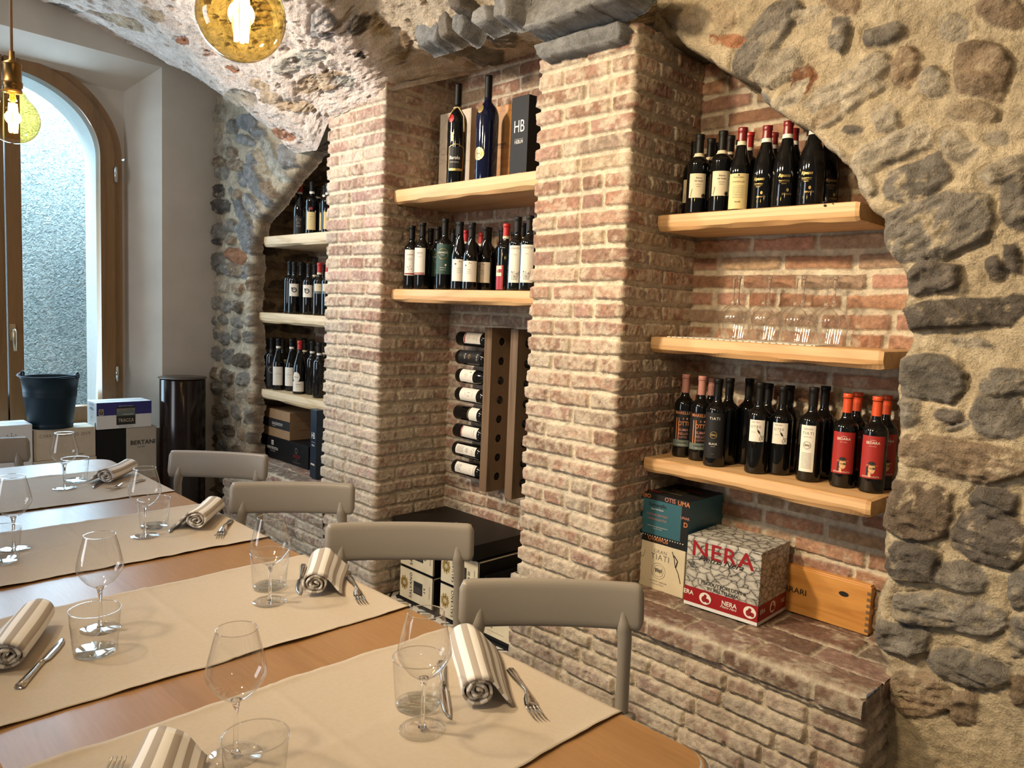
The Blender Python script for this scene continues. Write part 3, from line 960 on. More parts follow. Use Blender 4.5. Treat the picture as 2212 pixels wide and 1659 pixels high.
# brown boulders closing the left alcove at the top
cell = 0.008
u = np.arange(-4.85, -3.60, cell); v = np.arange(2.315, 2.84, cell)
U, V = np.meshgrid(u, v, indexing='ij')
rr = random.Random(3)
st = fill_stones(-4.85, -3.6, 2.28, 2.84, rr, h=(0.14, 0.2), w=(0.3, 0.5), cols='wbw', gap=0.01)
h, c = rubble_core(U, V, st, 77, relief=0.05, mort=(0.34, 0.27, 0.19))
zz = 2.37 - 0.05 * np.clip((-4.3 - U) / 0.5, 0, 1) ** 1.5 - 0.05 * (V - 2.3)
Pt = np.stack([U, V, zz - h], -1)[:, ::-1]
tag(grid_mesh('ceiling_alcove', Pt, c[:, ::-1], M['rubble']), kind='structure')

# ---------------------------------------------------------------- vault
cols_x = [-5.40, -4.80, -4.22, -3.90, -3.66, -3.20, -3.15, -3.06, -2.60, -2.20, -2.12, -1.92, -1.765, -1.70, -0.9, 0.9]
prof = [
    [(2.36, 2.98), (1.80, 3.07), (1.50, 3.14), (1.10, 3.20), (0.2, 3.32), (-1.2, 3.38)],
    [(2.33, 2.67), (2.02, 2.80), (1.72, 2.94), (1.30, 3.09), (0.2, 3.3), (-1.2, 3.38)],
    [(2.31, 2.34), (2.08, 2.53), (1.86, 2.74), (1.45, 3.00), (0.2, 3.3), (-1.2, 3.38)],
    [(2.27, 2.31), (2.10, 2.50), (1.88, 2.70), (1.5, 2.97), (0.2, 3.3), (-1.2, 3.38)],
    [(2.20, 2.43), (2.09, 2.56), (1.92, 2.70), (1.52, 2.96), (0.2, 3.3), (-1.2, 3.38)],
    [(2.19, 2.47), (2.09, 2.58), (1.93, 2.70), (1.55, 2.93), (0.2, 3.3), (-1.2, 3.38)],
    [(2.24, 2.50), (2.12, 2.60), (1.95, 2.72), (1.56, 2.94), (0.2, 3.3), (-1.2, 3.38)],
    [(2.66, 2.66), (2.22, 2.66), (2.02, 2.84), (1.68, 3.03), (0.2, 3.3), (-1.2, 3.38)],
    [(2.66, 2.67), (2.20, 2.64), (2.00, 2.80), (1.70, 3.02), (0.2, 3.3), (-1.2, 3.38)],
    [(2.66, 2.66), (2.22, 2.54), (2.02, 2.70), (1.74, 2.96), (0.2, 3.3), (-1.2, 3.38)],
    [(2.22, 2.44), (2.16, 2.54), (2.04, 2.68), (1.78, 2.92), (0.2, 3.3), (-1.2, 3.38)],
    [(2.20, 2.43), (2.17, 2.54), (2.08, 2.68), (1.80, 2.92), (0.2, 3.3), (-1.2, 3.38)],
    [(2.20, 2.42), (2.18, 2.52), (2.10, 2.66), (1.85, 2.90), (0.2, 3.3), (-1.2, 3.38)],
    [(2.42, 2.50), (2.40, 2.62), (2.28, 2.78), (1.92, 2.95), (0.2, 3.3), (-1.2, 3.38)],
    [(2.42, 2.62), (2.40, 2.74), (2.22, 2.84), (1.92, 2.97), (0.2, 3.3), (-1.2, 3.38)],
    [(2.36, 2.70), (2.34, 2.78), (2.24, 2.88), (1.92, 3.0), (0.2, 3.3), (-1.2, 3.38)],
]
tk = np.array([0, 0.9, 1.8, 2.9, 5.2, 8.0])
nx, nt_ = 700, 420
xs = np.linspace(-5.40, 0.9, nx)
# finer sampling over the visible haunch
ts = np.concatenate([np.linspace(0, 3.2, 330), np.linspace(3.2, 8.0, 91)[1:]])
Yk = np.zeros((len(cols_x), len(ts))); Zk = np.zeros_like(Yk)
for i, pr in enumerate(prof):
    pr = np.array(pr)
    Yk[i] = np.interp(ts, tk, pr[:, 0]); Zk[i] = np.interp(ts, tk, pr[:, 1])
Yg = np.stack([np.interp(xs, cols_x, Yk[:, j]) for j in range(len(ts))], 1)
Zg = np.stack([np.interp(xs, cols_x, Zk[:, j]) for j in range(len(ts))], 1)


def blur(A, k, ax):
    w = np.hanning(2 * k + 3)[1:-1]; w /= w.sum()
    pad = [(0, 0), (0, 0)]; pad[ax] = (k, k)
    B = np.pad(A, pad, mode='edge')
    return np.apply_along_axis(lambda r: np.convolve(r, w, 'valid'), ax, B)


Yg = blur(blur(Yg, 8, 1), 3, 0); Zg = blur(blur(Zg, 8, 1), 3, 0)
Xg = np.repeat(xs[:, None], len(ts), 1)
Pg = np.stack([Xg, Yg, Zg], -1)
du = np.gradient(Pg, axis=0); dt = np.gradient(Pg, axis=1)
Nn = np.cross(dt, du); Nn /= np.linalg.norm(Nn, axis=-1, keepdims=True) + 1e-9
Nn = np.where((Nn[..., 2:3] > 0), -Nn, Nn)
# surface coordinates in metres for stones
arc = np.cumsum(np.linalg.norm(np.diff(Pg, axis=1, prepend=Pg[:, :1]), axis=-1).mean(0))
V2 = np.repeat(arc[None, :], nx, 0); U2 = Xg


def nearest_uv(px, py):
    """where a photographed spot lies on the vault (surface coordinates)"""
    d = (Pg[::3, ::3] - EYE) @ RC
    qx = d[..., 0] / d[..., 2] * FPX + IMW / 2; qy = d[..., 1] / d[..., 2] * FPX + IMH / 2
    e = (qx - px) ** 2 + (qy - py) ** 2 + (d[..., 2] < 0) * 1e9 + np.linalg.norm(d, axis=-1) * 20
    i = np.unravel_index(np.argmin(e), e.shape)
    return U2[::3, ::3][i], V2[::3, ::3][i]


st = []
rr = random.Random(21)
VS = [(330, 30, 60, 30, 20, 'c', .6), (395, 85, 30, 14, 15, 'r', .5), (520, 210, 70, 30, 20, 'l', .5), (585, 210, 50, 26, 0, 'c', .6), (650, 130, 120, 40, -15, 'p', .6),
      (700, 50, 60, 60, 20, 'k', .8), (640, 230, 80, 24, 10, 'c', .6), (690, 180, 110, 40, -12, 'c', .8), (740, 175, 60, 30, 0, 'p', .5), (500, 150, 30, 12, 30, 'r', .4),
      (560, 185, 50, 20, 20, 'c', .5), (450, 115, 26, 12, 20, 'r', .5), (610, 290, 60, 18, 15, 'r', .4), (775, 50, 40, 50, 30, 'd', .7), (870, 100, 30, 80, 10, 'b', .8),
      (820, 60, 60, 30, 40, 'c', .6),       (1085, 75, 80, 50, 20, 'g', 1.0), (1010, 110, 130, 34, 22, 'g', 1.0), (950, 105, 90, 26, 18, 'l', .9),
      (1050, 118, 90, 30, 15, 'k', .9), (1400, 30, 90, 50, 0, 'c', .6), (1320, 10, 60, 30, 0, 'c', .6), (780, 120, 30, 14, 0, 'd', .6)]
for t in VS:
    cx, cy, w, h_, a, c_ = t[:6]
    poly = []
    for (x, y) in stone_poly(cx, cy, w, h_, a, rr, jit=0.10):
        poly.append(nearest_uv(x, y))
    if max(p[0] for p in poly) - min(p[0] for p in poly) < 1.2: st.append((poly, c_, t[6], 0.8))
stv = fill_stones(-5.4, 0.8, 0.05, 3.0, rr, h=(0.10, 0.16), w=(0.18, 0.40), cols='clpc', gap=0.10, ht=0.35, skip=lambda a, b: rr.random() < 0.72 or -3.1 < a < -1.7)
h, c = rubble_core(U2, V2, stv + st, 201, relief=0.026, mort=(0.75, 0.665, 0.58), mort_amp=0.014)
big = fbm(U2 * 5, V2 * 5, 4, 301)
pits = sstep(0.30, 0.6, fbm(U2 * 18, V2 * 26, 4, 311))
h = h + 0.022 * big - 0.020 * pits + 0.004 * fbm(U2 * 40, V2 * 40, 3, 321)
fade = sstep(0.0, 0.06, V2)
# warmer, rougher plaster on the flank over the middle alcove, pale pinkish to its left
w_ = sstep(-3.19, -3.10, U2)[..., None]
c = c * (1 - w_) * np.array([1.06, 1.0, 0.99]) + c * w_ * np.array([0.84, 0.78, 0.66])
c = c * (1 - 0.12 * pits)[..., None]
Pt = Pg + Nn * (h * (0.35 + 0.65 * fade))[..., None]
tag(grid_mesh('ceiling', Pt[:, ::-1], c[:, ::-1], M['vault']), kind='structure')

# grey slabs built into the vault over the middle alcove
def slab(name, pxpoly, Y, thick, col, seed, tilt=(0.0, 0.0), rough=1.0):
    pts = [P(x, y, Y=Y) for x, y in pxpoly]
    poly = [(p.x, p.z) for p in pts]
    x0, x1 = min(p[0] for p in poly) - 0.02, max(p[0] for p in poly) + 0.02
    z0, z1 = min(p[1] for p in poly) - 0.02, max(p[1] for p in poly) + 0.02
    cell = 0.005
    u = np.arange(x0, x1, cell); v = np.arange(z0, z1, cell)
    U, V = np.meshgrid(u, v, indexing='ij')
    d = poly_sdf(U + 0.006 * fbm(U * 22, V * 22, 3, seed), V + 0.006 * fbm(U * 22 + 9, V * 22, 3, seed + 1), poly)
    n1 = fbm(U * 14, V * 40, 4, seed + 2); n2 = fbm(U * 60, V * 90, 3, seed + 3); n3 = np.abs(fbm(U * 7, V * 12, 3, seed + 4))
    h = -0.012 * n3 * rough + 0.004 * n1 * rough + 0.002 * n2 + tilt[0] * (U - (x0 + x1) / 2) + tilt[1] * (V - (z0 + z1) / 2)
    h -= 0.008 * np.clip(1 - d / 0.010, 0, 1) ** 2
    steps = np.clip(np.ceil(-d / cell), 0, 4)
    Yv = Y - h + np.where(d < 0, steps * thick / 4, 0)
    fd = np.maximum(np.maximum(d[:-1, :-1], d[1:, :-1]), np.maximum(d[:-1, 1:], d[1:, 1:]))
    c = np.array(STONE[col]) * (1 + 0.30 * n1 + 0.22 * n2 + 0.3 * fbm(U * 5, V * 5, 2, seed + 8))[..., None]
    o = grid_mesh(name, np.stack([U, Yv, V], -1), c, M['rubble'], keep=fd > -4.2 * cell)
    return tag(o, kind='structure')


slab('trim_4', [(1148, 96), (1240, 66), (1332, 42), (1340, 60), (1337, 84), (1250, 106), (1170, 128), (1156, 118)], 2.13, 0.14, 'k', 401, (0, -0.05))
slab('trim_5', [(1090, -40), (1098, 10), (1108, 30), (1130, 62), (1178, 58), (1225, 42), (1290, 20), (1350, -6), (1370, -40)], 2.06, 0.16, 'k', 411, (0.1, -0.35))
slab('trim_6', [(896, 48), (905, 24), (936, 14), (944, 50), (940, 86), (900, 97), (893, 74)], 2.14, 0.10, 'k', 421)
slab('trim_7', [(944, 20), (961, 22), (966, 70), (948, 84), (941, 52)], 2.12, 0.10, 'g', 431)
slab('trim_8', [(974, 30), (998, 23), (1003, 50), (992, 78), (974, 62)], 2.08, 0.10, 'k', 441)
slab('trim_9', [(1019, 22), (1046, 4), (1054, 40), (1026, 54), (1014, 46)], 2.02, 0.10, 'k', 451)
slab('trim_10', [(1060, -20), (1088, -24), (1094, 36), (1064, 36)], 1.97, 0.10, 'k', 461)
slab('trim_11', [(955, -30), (985, -30), (992, 16), (968, 18)], 2.02, 0.10, 'd', 471)

# ---------------------------------------------------------------- window wall
WX = -5.30; WI = -5.55
YR, YL = 1.95, 0.27           # recess mouth
ZR = 2.98                     # recess head at the mouth
IY1, IY0, IZ = 1.80, 0.42, 2.80
WC, WA, WB, WZ = 1.11, 0.66, 0.565, 2.355     # arch centre, half width, rise, springing
SILL = 0.60


def arch(a, b, y=WC, z=WZ, zb=SILL, n=56):
    pts = [(y + a, zb)]
    for k in range(n + 1):
        t = PI * k / n
        pts.append((y + a * math.cos(t), z + b * math.sin(t)))
    pts.append((y - a, zb))
    return pts


mb = MB()
# face of the wall round the recess
mb.add([(WX, YR, 0), (WX, 2.36, 0), (WX, 2.36, 3.2), (WX, YR, 3.2)], [[0, 1, 2, 3]])
mb.add([(WX, YL, ZR), (WX, YR, ZR - 0.035), (WX, YR, 3.3), (WX, YL, 3.4)], [[0, 1, 2, 3]])
mb.add([(WX, -1.4, 0), (WX, YL, 0), (WX, YL, 3.4), (WX, -1.4, 3.4)], [[0, 1, 2, 3]])
mb.add([(WX, YL, 0), (WX, YR, 0), (WX, YR, SILL), (WX, YL, SILL)], [[0, 1, 2, 3]])
# splayed reveals, sill
mb.add([(WX, YR, SILL), (WX, YR, ZR - 0.035), (WI, IY1, IZ), (WI, IY1, SILL)], [[0, 1, 2, 3]])
mb.add([(WX, YL, SILL), (WX, YL, ZR), (WI, IY0, IZ), (WI, IY0, SILL)], [[3, 2, 1, 0]])
mb.add([(WX, YL, ZR), (WX, YR, ZR - 0.035), (WI, IY1, IZ), (WI, IY0, IZ)], [[0, 1, 2, 3]])
mb.add([(WX, YL, SILL), (WX, YR, SILL), (WI, IY1, SILL), (WI, IY0, SILL)], [[0, 1, 2, 3]])
# inner plane with the arched opening
ap = arch(WA, WB)
def rim(p):
    y, z = p
    cy, cz = WC, 2.0
    dy, dz = y - cy, z - cz
    k = 1e9
    if dy > 1e-6: k = min(k, (IY1 + 0.02 - cy) / dy)
    if dy < -1e-6: k = min(k, (IY0 - 0.02 - cy) / dy)
    if dz > 1e-6: k = min(k, (3.0 - cz) / dz)
    return (cy + dy * k, cz + dz * k)
vs = []; fs = []
for p in ap[1:-1]:
    vs.append((WI, p[0], p[1])); q = rim(p); vs.append((WI, q[0], q[1]))
for i in range(len(ap) - 3): fs.append([2 * i, 2 * i + 1, 2 * i + 3, 2 * i + 2])
mb.add(vs, fs)
mb.add([(WI, WC + WA, SILL), (WI, IY1 + 0.02, SILL), (WI, IY1 + 0.02, WZ), (WI, WC + WA, WZ)], [[0, 1, 2, 3]])
mb.add([(WI, WC - WA, SILL), (WI, IY0 - 0.02, SILL), (WI, IY0 - 0.02, WZ), (WI, WC - WA, WZ)], [[0, 1, 2, 3]])
o = mb.build('wall_left', M['plaster'])
tag(o, kind='structure')
# joint with rubble wall: rough edge strip
# outside: white reveal and rough wall
mb = MB()
op = arch(WA - 0.10, WB - 0.10, zb=SILL - 0.1)
n = len(op)
vs = [(WI - 0.06, y, z) for y, z in op] + [(-5.93, y + (0.0), z) for y, z in op]
mb.add(vs, [[i, i + 1, n + i + 1, n + i] for i in range(n - 1)], True)
big_ = [rim(p) for p in op]
vs = [(-5.93, y, z) for y, z in op[1:-1]] + [(-5.93, WC + (y - WC) * 4, 2.0 + (z - 2.0) * 3) for y, z in op[1:-1]]
n = len(op) - 2
mb.add(vs, [[i, i + 1, n + i + 1, n + i] for i in range(n - 1)])
tag(mb.build('wall_outer', M['plaster_out']), kind='structure')
mb = MB(); mb.box(-6.85, -6.7, -3.2, 6.0, -0.5, 4.2)
tag(mb.build('wall_outside', M['outside']), kind='structure')

# floor
mb = MB(); mb.add([(-5.56, -3.0, 0), (1.2, -3.0, 0), (1.2, 2.9, 0), (-5.56, 2.9, 0)], [[0, 1, 2, 3]])
tag(mb.build('floor', M['tiles']), kind='structure')

# ---------------------------------------------------------------- window (wood frame, two casements)
win = empty('window_1', (WI, WC, SILL)); win['kind'] = 'structure'


def arch_frame(name, a, b, w, x0, x1, zb, mat, half=0):
    """arched frame member of width w; half: 0 both, 1 right casement, -1 left casement"""
    mb = MB(); n = 56 if half == 0 else 28
    def pt(t, k): return (WC + (a - k) * math.cos(t), WZ + (b - k) * math.sin(t))
    t0, t1 = (0, PI) if half == 0 else ((0, PI / 2 - 0.045) if half > 0 else (PI / 2 + 0.045, PI))
    path = []
    if half >= 0: path.append(((WC + a, zb), (WC + a - w, zb)))
    for k in range(n + 1):
        t = t0 + (t1 - t0) * k / n
        path.append((pt(t, 0), pt(t, w)))
    if half <= 0: path.append(((WC - a, zb), (WC - a + w, zb)))
    vs = []
    for o_, i_ in path:
        vs += [(x0, o_[0], o_[1]), (x0, i_[0], i_[1]), (x1, i_[0], i_[1]), (x1, o_[0], o_[1])]
    fs = []
    for i in range(len(path) - 1):
        A, B = 4 * i, 4 * i + 4
        for q in range(4): fs.append([A + q, A + (q + 1) % 4, B + (q + 1) % 4, B + q])
    mb.add(vs, fs, False)
    return mb


mb = arch_frame('f', WA, WB, 0.055, WI - 0.045, WI + 0.045, SILL, None)
mb.box(WI - 0.045, WI + 0.045, WC - WA, WC + WA, SILL, SILL + 0.055)
o = mb.build('window_frame', M['windowwood'], None); o.parent = win; o.matrix_parent_inverse = Matrix.Translation((-WI, -WC, -SILL))
for half in (1, -1):
    mb = arch_frame('s', WA - 0.05, WB - 0.05, 0.085, WI - 0.03, WI + 0.062, SILL + 0.05, None, half)
    y0, y1 = (WC + 0.004, WC + WA - 0.05) if half > 0 else (WC - WA + 0.05, WC - 0.004)
    mb.box(WI - 0.03, WI + 0.062, y0, y1, SILL + 0.05, SILL + 0.145, 0.004)
    ys = (WC + 0.004, WC + 0.085) if half > 0 else (WC - 0.085, WC - 0.004)
    mb.box(WI - 0.03, WI + 0.066, ys[0], ys[1], SILL + 0.06, WZ + WB - 0.06, 0.006)
    sash = mb.build('sash', M['windowwood'], win); sash.matrix_parent_inverse = Matrix.Translation((-WI, -WC, -SILL))
    g = MB()
    t0, t1 = (0, PI / 2) if half > 0 else (PI / 2, PI)
    ring = [(WC + (WA - 0.12) * math.cos(t0 + (t1 - t0) * k / 16), WZ + (WB - 0.12) * math.sin(t0 + (t1 - t0) * k / 16)) for k in range(17)]
    poly = ([(WC, SILL + 0.13), (WC + WA - 0.12, SILL + 0.13)] + ring) if half > 0 else ([(WC - WA + 0.12, SILL + 0.13), (WC, SILL + 0.13)] + ring)
    g.add([(WI + 0.01, y, z) for y, z in poly], [list(range(len(poly)))])
    o = g.build('pane', M['pane'], sash)
    h_ = MB(); yy = WC + half * (WA - 0.045)
    for zc in (2.25, 0.95):
        h_.tube([(WI + 0.07, yy, zc - 0.05), (WI + 0.07, yy, zc + 0.05)], 0.011, 10)
    h_.build('hinge', M['steel'], sash)
h_ = MB()
h_.box(WI + 0.064, WI + 0.074, WC + 0.006, WC + 0.040, 1.17, 1.27, 0.004)
h_.tube([(WI + 0.07, WC + 0.023, 1.235), (WI + 0.115, WC + 0.023, 1.235), (WI + 0.118, WC + 0.023, 1.22), (WI + 0.118, WC + 0.023, 1.11)], [0.009, 0.010, 0.011, 0.010], 10)
o = h_.build('window_handle', flat('satin_brass_nickel', (0.55, 0.47, 0.33), 0.3, metal=1.0), win); o.matrix_parent_inverse = Matrix.Translation((-WI, -WC, -SILL))
# ---------------------------------------------------------------- tables
TZ = 0.75; TY0, TY1 = 0.245, 1.108


def table(name, x0, x1, label, band):
    t = empty(name, ((x0 + x1) / 2, (TY0 + TY1) / 2, 0), 0, label, 'table', None)
    hx, hy = (x1 - x0) / 2, (TY1 - TY0) / 2
    poly = []
    for sx, sy, a0 in ((1, 1, 0), (-1, 1, 90), (-1, -1, 180), (1, -1, 270)):
        r = 0.055 if ((sx > 0) == band or band is None) else 0.004
        if not band and sx < 0: r = 0.075
        for k in range(7):
            a = math.radians(a0 + 15 * k)
            poly.append((sx * (hx - r) + r * math.cos(a), sy * (hy - r) + r * math.sin(a)))
    mb = MB(); mb.prism(poly, TZ - 0.028, TZ - 0.0008)
    mb.build('tabletop', M['table'], t, bevel=0.006)
    for sx in (-1, 1):
        for sy in (-1, 1):
            l = MB(); l.tube([(sx * (hx - 0.09), sy * (hy - 0.08), TZ - 0.03), (sx * (hx - 0.06), sy * (hy - 0.06), 0.0)], [0.028, 0.019], 14)
            l.build('leg', M['table'], t)
    f = MB()
    for sy in (-1, 1): f.box(-hx + 0.10, hx - 0.10, sy * (hy - 0.09) - 0.01, sy * (hy - 0.09) + 0.01, TZ - 0.09, TZ - 0.029)
    f.build('apron', M['table'], t)
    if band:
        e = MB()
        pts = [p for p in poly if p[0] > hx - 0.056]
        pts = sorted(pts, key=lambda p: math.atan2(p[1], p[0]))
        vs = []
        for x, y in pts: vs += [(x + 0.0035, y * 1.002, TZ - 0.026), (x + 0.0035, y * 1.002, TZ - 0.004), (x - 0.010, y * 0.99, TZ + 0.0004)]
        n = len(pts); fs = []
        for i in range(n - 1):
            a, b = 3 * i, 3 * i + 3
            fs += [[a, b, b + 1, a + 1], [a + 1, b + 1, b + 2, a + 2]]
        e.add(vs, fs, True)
        e.build('edge_reflection', flat('painted_window_reflection', (0.50, 0.53, 0.53), 0.5, noise=0.15, nscale=60), t)['label'] = 'pale edge strip with the window reflection painted in'  # pale bluish strip paints the window's reflection onto the rounded table end
    return t


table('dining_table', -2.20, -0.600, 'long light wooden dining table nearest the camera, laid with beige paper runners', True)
table('dining_table', -3.665, -2.204, 'light wooden dining table at the window end, pushed against the nearer table', False)


def runner(x0, x1, seed, label):
    rs = seed * 10
    nx_, ny_ = 60, 120
    u = np.linspace(0, 1, nx_); v = np.linspace(0, 1, ny_)
    U, V = np.meshgrid(u, v, indexing='ij')
    w0 = 0.006 * fbm(V * 9, V * 0 + rs, 3, seed); w1 = 0.006 * fbm(V * 9, V * 0 + rs + 7, 3, seed + 3)
    X = x0 + w0 + U * (x1 - x0 + w1 - w0)
    Y = TY0 + 0.002 + V * (TY1 - TY0 + 0.006)
    ed = np.maximum(1 - U / 0.05, 1 - (1 - U) / 0.05).clip(0, 1)
    lift = (fbm(V * 11, V * 0 + U.round() * 9 + rs, 3, seed + 8) * 0.5 + 0.5)
    Z = TZ + 0.0012 + ed ** 2 * 0.0065 * lift ** 1.5 + 0.0006 * fbm(X * 14, Y * 14, 3, seed + 4)
    Z += 0.0016 * np.exp(-((V - 0.485) / 0.006) ** 2)         # fold
    Z += 0.0008 * np.exp(-((U - 0.5) / 0.02) ** 2)
    Z -= 0.010 * np.clip((V - 0.992) / 0.008, 0, 1)
    Pt = np.stack([X, Y, Z], -1)
    o = grid_mesh('table_runner', Pt, None, M['paper'])
    md = o.modifiers.new('thickness', 'SOLIDIFY'); md.thickness = 0.0006; md.offset = 1
    return tag(o, label, 'table runner', 'paper runners across the tables')


runner(-1.290, -0.800, 1, 'beige paper runner nearest the camera, across the near end of the table')
runner(-1.940, -1.440, 2, 'beige paper runner second from the camera, with knife at its left edge')
runner(-2.645, -2.150, 3, 'beige paper runner third from the camera, second from the window')
runner(-3.390, -2.885, 4, 'beige paper runner farthest from the camera, nearest the window')

# ---------------------------------------------------------------- glasses
_mesh = {}


def shared(key, mbf, mats):
    if key not in _mesh:
        o = mbf().build(key, mats); _mesh[key] = o.data; COL.objects.unlink(o); bpy.data.objects.remove(o)
    return _mesh[key]


def child(name, me, parent):
    o = bpy.data.objects.new(name, me); COL.objects.link(o); o.parent = parent
    return o


def wg_bowl(): 
    pr = [(0.0045, 0.0915), (0.013, 0.0935), (0.026, 0.103), (0.037, 0.116), (0.0445, 0.129), (0.0465, 0.137), (0.0455, 0.146), (0.0415, 0.165), (0.036, 0.187), (0.0312, 0.2055), (0.0308, 0.2075)]
    prs = []
    for (a, b) in zip(pr[:-1], pr[1:]):
        for k in range(3): prs.append((a[0] + (b[0] - a[0]) * k / 3, a[1] + (b[1] - a[1]) * k / 3))
    prs.append(pr[-1])
    return MB().lathe(prs, 48)


def wg_rim(): return MB().lathe([(0.0309 + 0.0009 * math.cos(t * PI / 4), 0.2076 + 0.0008 * math.sin(t * PI / 4)) for t in range(8)], 40, closed=True)


def wg_stem():
    return MB().lathe([(0.0001, 0.0045), (0.0075, 0.0048), (0.0050, 0.010), (0.0038, 0.022), (0.0035, 0.05), (0.0040, 0.075), (0.0058, 0.086), (0.0085, 0.0925), (0.0001, 0.0945)], 20)


def wg_foot():
    return MB().lathe([(0.0001, 0.0), (0.0395, 0.0), (0.0403, 0.0008), (0.0395, 0.0016), (0.025, 0.0024), (0.010, 0.0042), (0.0001, 0.0052)], 44)


def wineglass(p, label, group, up=True, k=1.0, wide=1.0, name='wine_glass'):
    t = empty(name, p, 0, label, 'wine glass', group)
    for nm, f, m in (('bowl', wg_bowl, 'wineglass'), ('rim', wg_rim, 'solidglass'), ('stem', wg_stem, 'solidglass'), ('foot', wg_foot, 'glassfoot')):
        o = child(nm, shared('wg_' + nm, f, M[m]), t)
    if not up:
        t.rotation_euler = (PI, 0, 0); t.location = (p[0], p[1], p[2] + 0.2085 * k)
    t.scale = (k * wide, k * wide, k)
    return t


def tb_body():
    o = [(0.0001, 0.0), (0.037, 0.0), (0.0400, 0.002), (0.0408, 0.006), (0.0440, 0.045), (0.0474, 0.0900)]
    return MB().lathe(o, 48)


def tb_rim(): return MB().lathe([(0.0473 + 0.0010 * math.cos(t * PI / 4), 0.0900 + 0.0010 * math.sin(t * PI / 4)) for t in range(8)], 44, closed=True)
def tb_base(): return MB().lathe([(0.0001, 0.0003), (0.0368, 0.0003), (0.0392, 0.002), (0.0392, 0.006), (0.034, 0.0082), (0.0001, 0.0075)], 44)


def tumbler(p, label, group):
    t = empty('water_tumbler', p, 0, label, 'water glass', group)
    child('body', shared('tb_body', tb_body, M['tumblerglass']), t)
    child('rim', shared('tb_rim', tb_rim, M['solidglass']), t)
    child('base', shared('tb_base', tb_base, M['glassbase']), t)
    return t


ZT = TZ + 0.0035
GW = [((140, 1055), 'wine glass on the far runner, closest to the window and striped cloth', 'w'), ((313, 1158), 'wine glass third from the camera on the wall side, second from window', ''),
      ((30, 1186), 'wine glass cut by the left photo edge, beside a tumbler', ''), ((217, 1358), 'wine glass behind the tumbler, left middle of the table', ''),
      ((583, 1300), 'wine glass on the wall side of the second runner, standing before a tumbler', ''), ((509, 1632), 'wine glass at the bottom centre of the photo, on the nearest runner', ''),
      ((912, 1576), 'largest looking wine glass, nearest place on the wall side of the table', '')]
for (a, b), lb, _ in GW:
    q = P(a, b, Z=ZT); wineglass((q.x, q.y, ZT), lb, 'wine glasses on the laid tables')
TB = [((163, 1040), 'tumbler behind the wine glass nearest the window'), ((333, 1138), 'tumbler behind the second wine glass from the window, wall side'),
      ((3, 1212), 'tumbler cut by the left photo edge'), ((206, 1408), 'tumbler right of the steel knife on the left of the table'),
      ((582, 1268), 'tumbler behind the wine glass on the second runner, wall side'), ((902, 1522), 'tumbler beside the napkin on the nearest runner, wall side')]
for (a, b), lb in TB:
    q = P(a, b, Z=ZT); tumbler((q.x, q.y, ZT), lb, 'water tumblers on the laid tables')
q = P(552, 1590, Z=0.843); tumbler((q.x, q.y, ZT), 'tumbler cut by the bottom edge of the photo, on the nearest runner', 'water tumblers on the laid tables')


# ---------------------------------------------------------------- napkins
def napkin(a, b, side, label, seed=0, L_=0.235):
    """rolled striped napkin from a to b (world xy); the loose flap lies on side +-1"""
    a = Vector((a[0], a[1], 0)); b = Vector((b[0], b[1], 0))
    d = (b - a).normalized(); c = (a + b) / 2
    rz = math.atan2(d.y, d.x)
    pts = []
    turns = 3.1; n = 90; R0, R1 = 0.0035, 0.0275
    for k in range(n + 1):
        t = k / n
        ang = PI / 2 + side * 2 * PI * turns * (1 - t)
        r = R0 + (R1 - R0) * t
        rr_ = r * (1 + (0.07 * math.sin(3 * ang + seed) + 0.04 * math.sin(5 * ang + 2 * seed)) * (1 - t ** 3))
        pts.append((rr_ * math.cos(ang) * 1.14, R1 * 0.98 + rr_ * math.sin(ang) * 0.94))
    # outer turn ends underneath, flap comes off the top on the free side
    top = []
    x_s = side
    for k in range(1, 13):
        t = k / 12
        ang = PI / 2 - x_s * t * PI * 0.36
        top.append((R1 * (1 + 0.06 * t) * math.cos(ang) * 1.14, R1 * 0.98 + R1 * (1 + 0.06 * t) * math.sin(ang) * 0.94))
    e = top[-1]
    for k in range(1, 10):
        t = k / 9
        top.append((e[0] + x_s * 0.036 * t, max(0.0022, e[1] * (1 - t) ** 1.25 + 0.0022)))
    allp = pts
    u = 0; me_v = []; uv = []
    def strip(mb, path, u0):
        nonlocal me_v
        base = len(mb.v); acc = u0; m = 14
        vs = []; us = []
        for i, (y, z) in enumerate(path):
            if i: acc += math.hypot(y - path[i - 1][0], z - path[i - 1][1])
            for j in range(m + 1):
                s = j / m
                x = -L_ / 2 + L_ * s
                x += 0.004 * math.sin(i * 0.35 + seed) * (1 if s < 0.5 else -1)
                f = 1 + 0.05 * math.sin(s * 5 + seed)
                sag = 1 - 0.10 * math.sin(s * PI) * (0.5 + 0.5 * math.sin(seed))
                vs.append((x, y * f, z * sag + 0.0015)); us.append(acc)
        fs = []
        for i in range(len(path) - 1):
            for j in range(m): fs.append([i * (m + 1) + j, (i + 1) * (m + 1) + j, (i + 1) * (m + 1) + j + 1, i * (m + 1) + j + 1])
        mb.add(vs, fs, True); uv.extend(us)
    mb = MB(); strip(mb, pts + top, 0.0)
    o = mb.build('striped_napkin', M['napkin'])
    ul = o.data.uv_layers.new(name='UVMap')
    for lp in o.data.loops: ul.data[lp.index].uv = (uv[lp.vertex_index] / 0.027, 0)
    o.location = (c.x, c.y, TZ + 0.0065); o.rotation_euler = (0, 0, rz)
    md = o.modifiers.new('thickness', 'SOLIDIFY'); md.thickness = 0.0048; md.offset = 0
    return tag(o, label, 'napkin', 'rolled striped napkins')


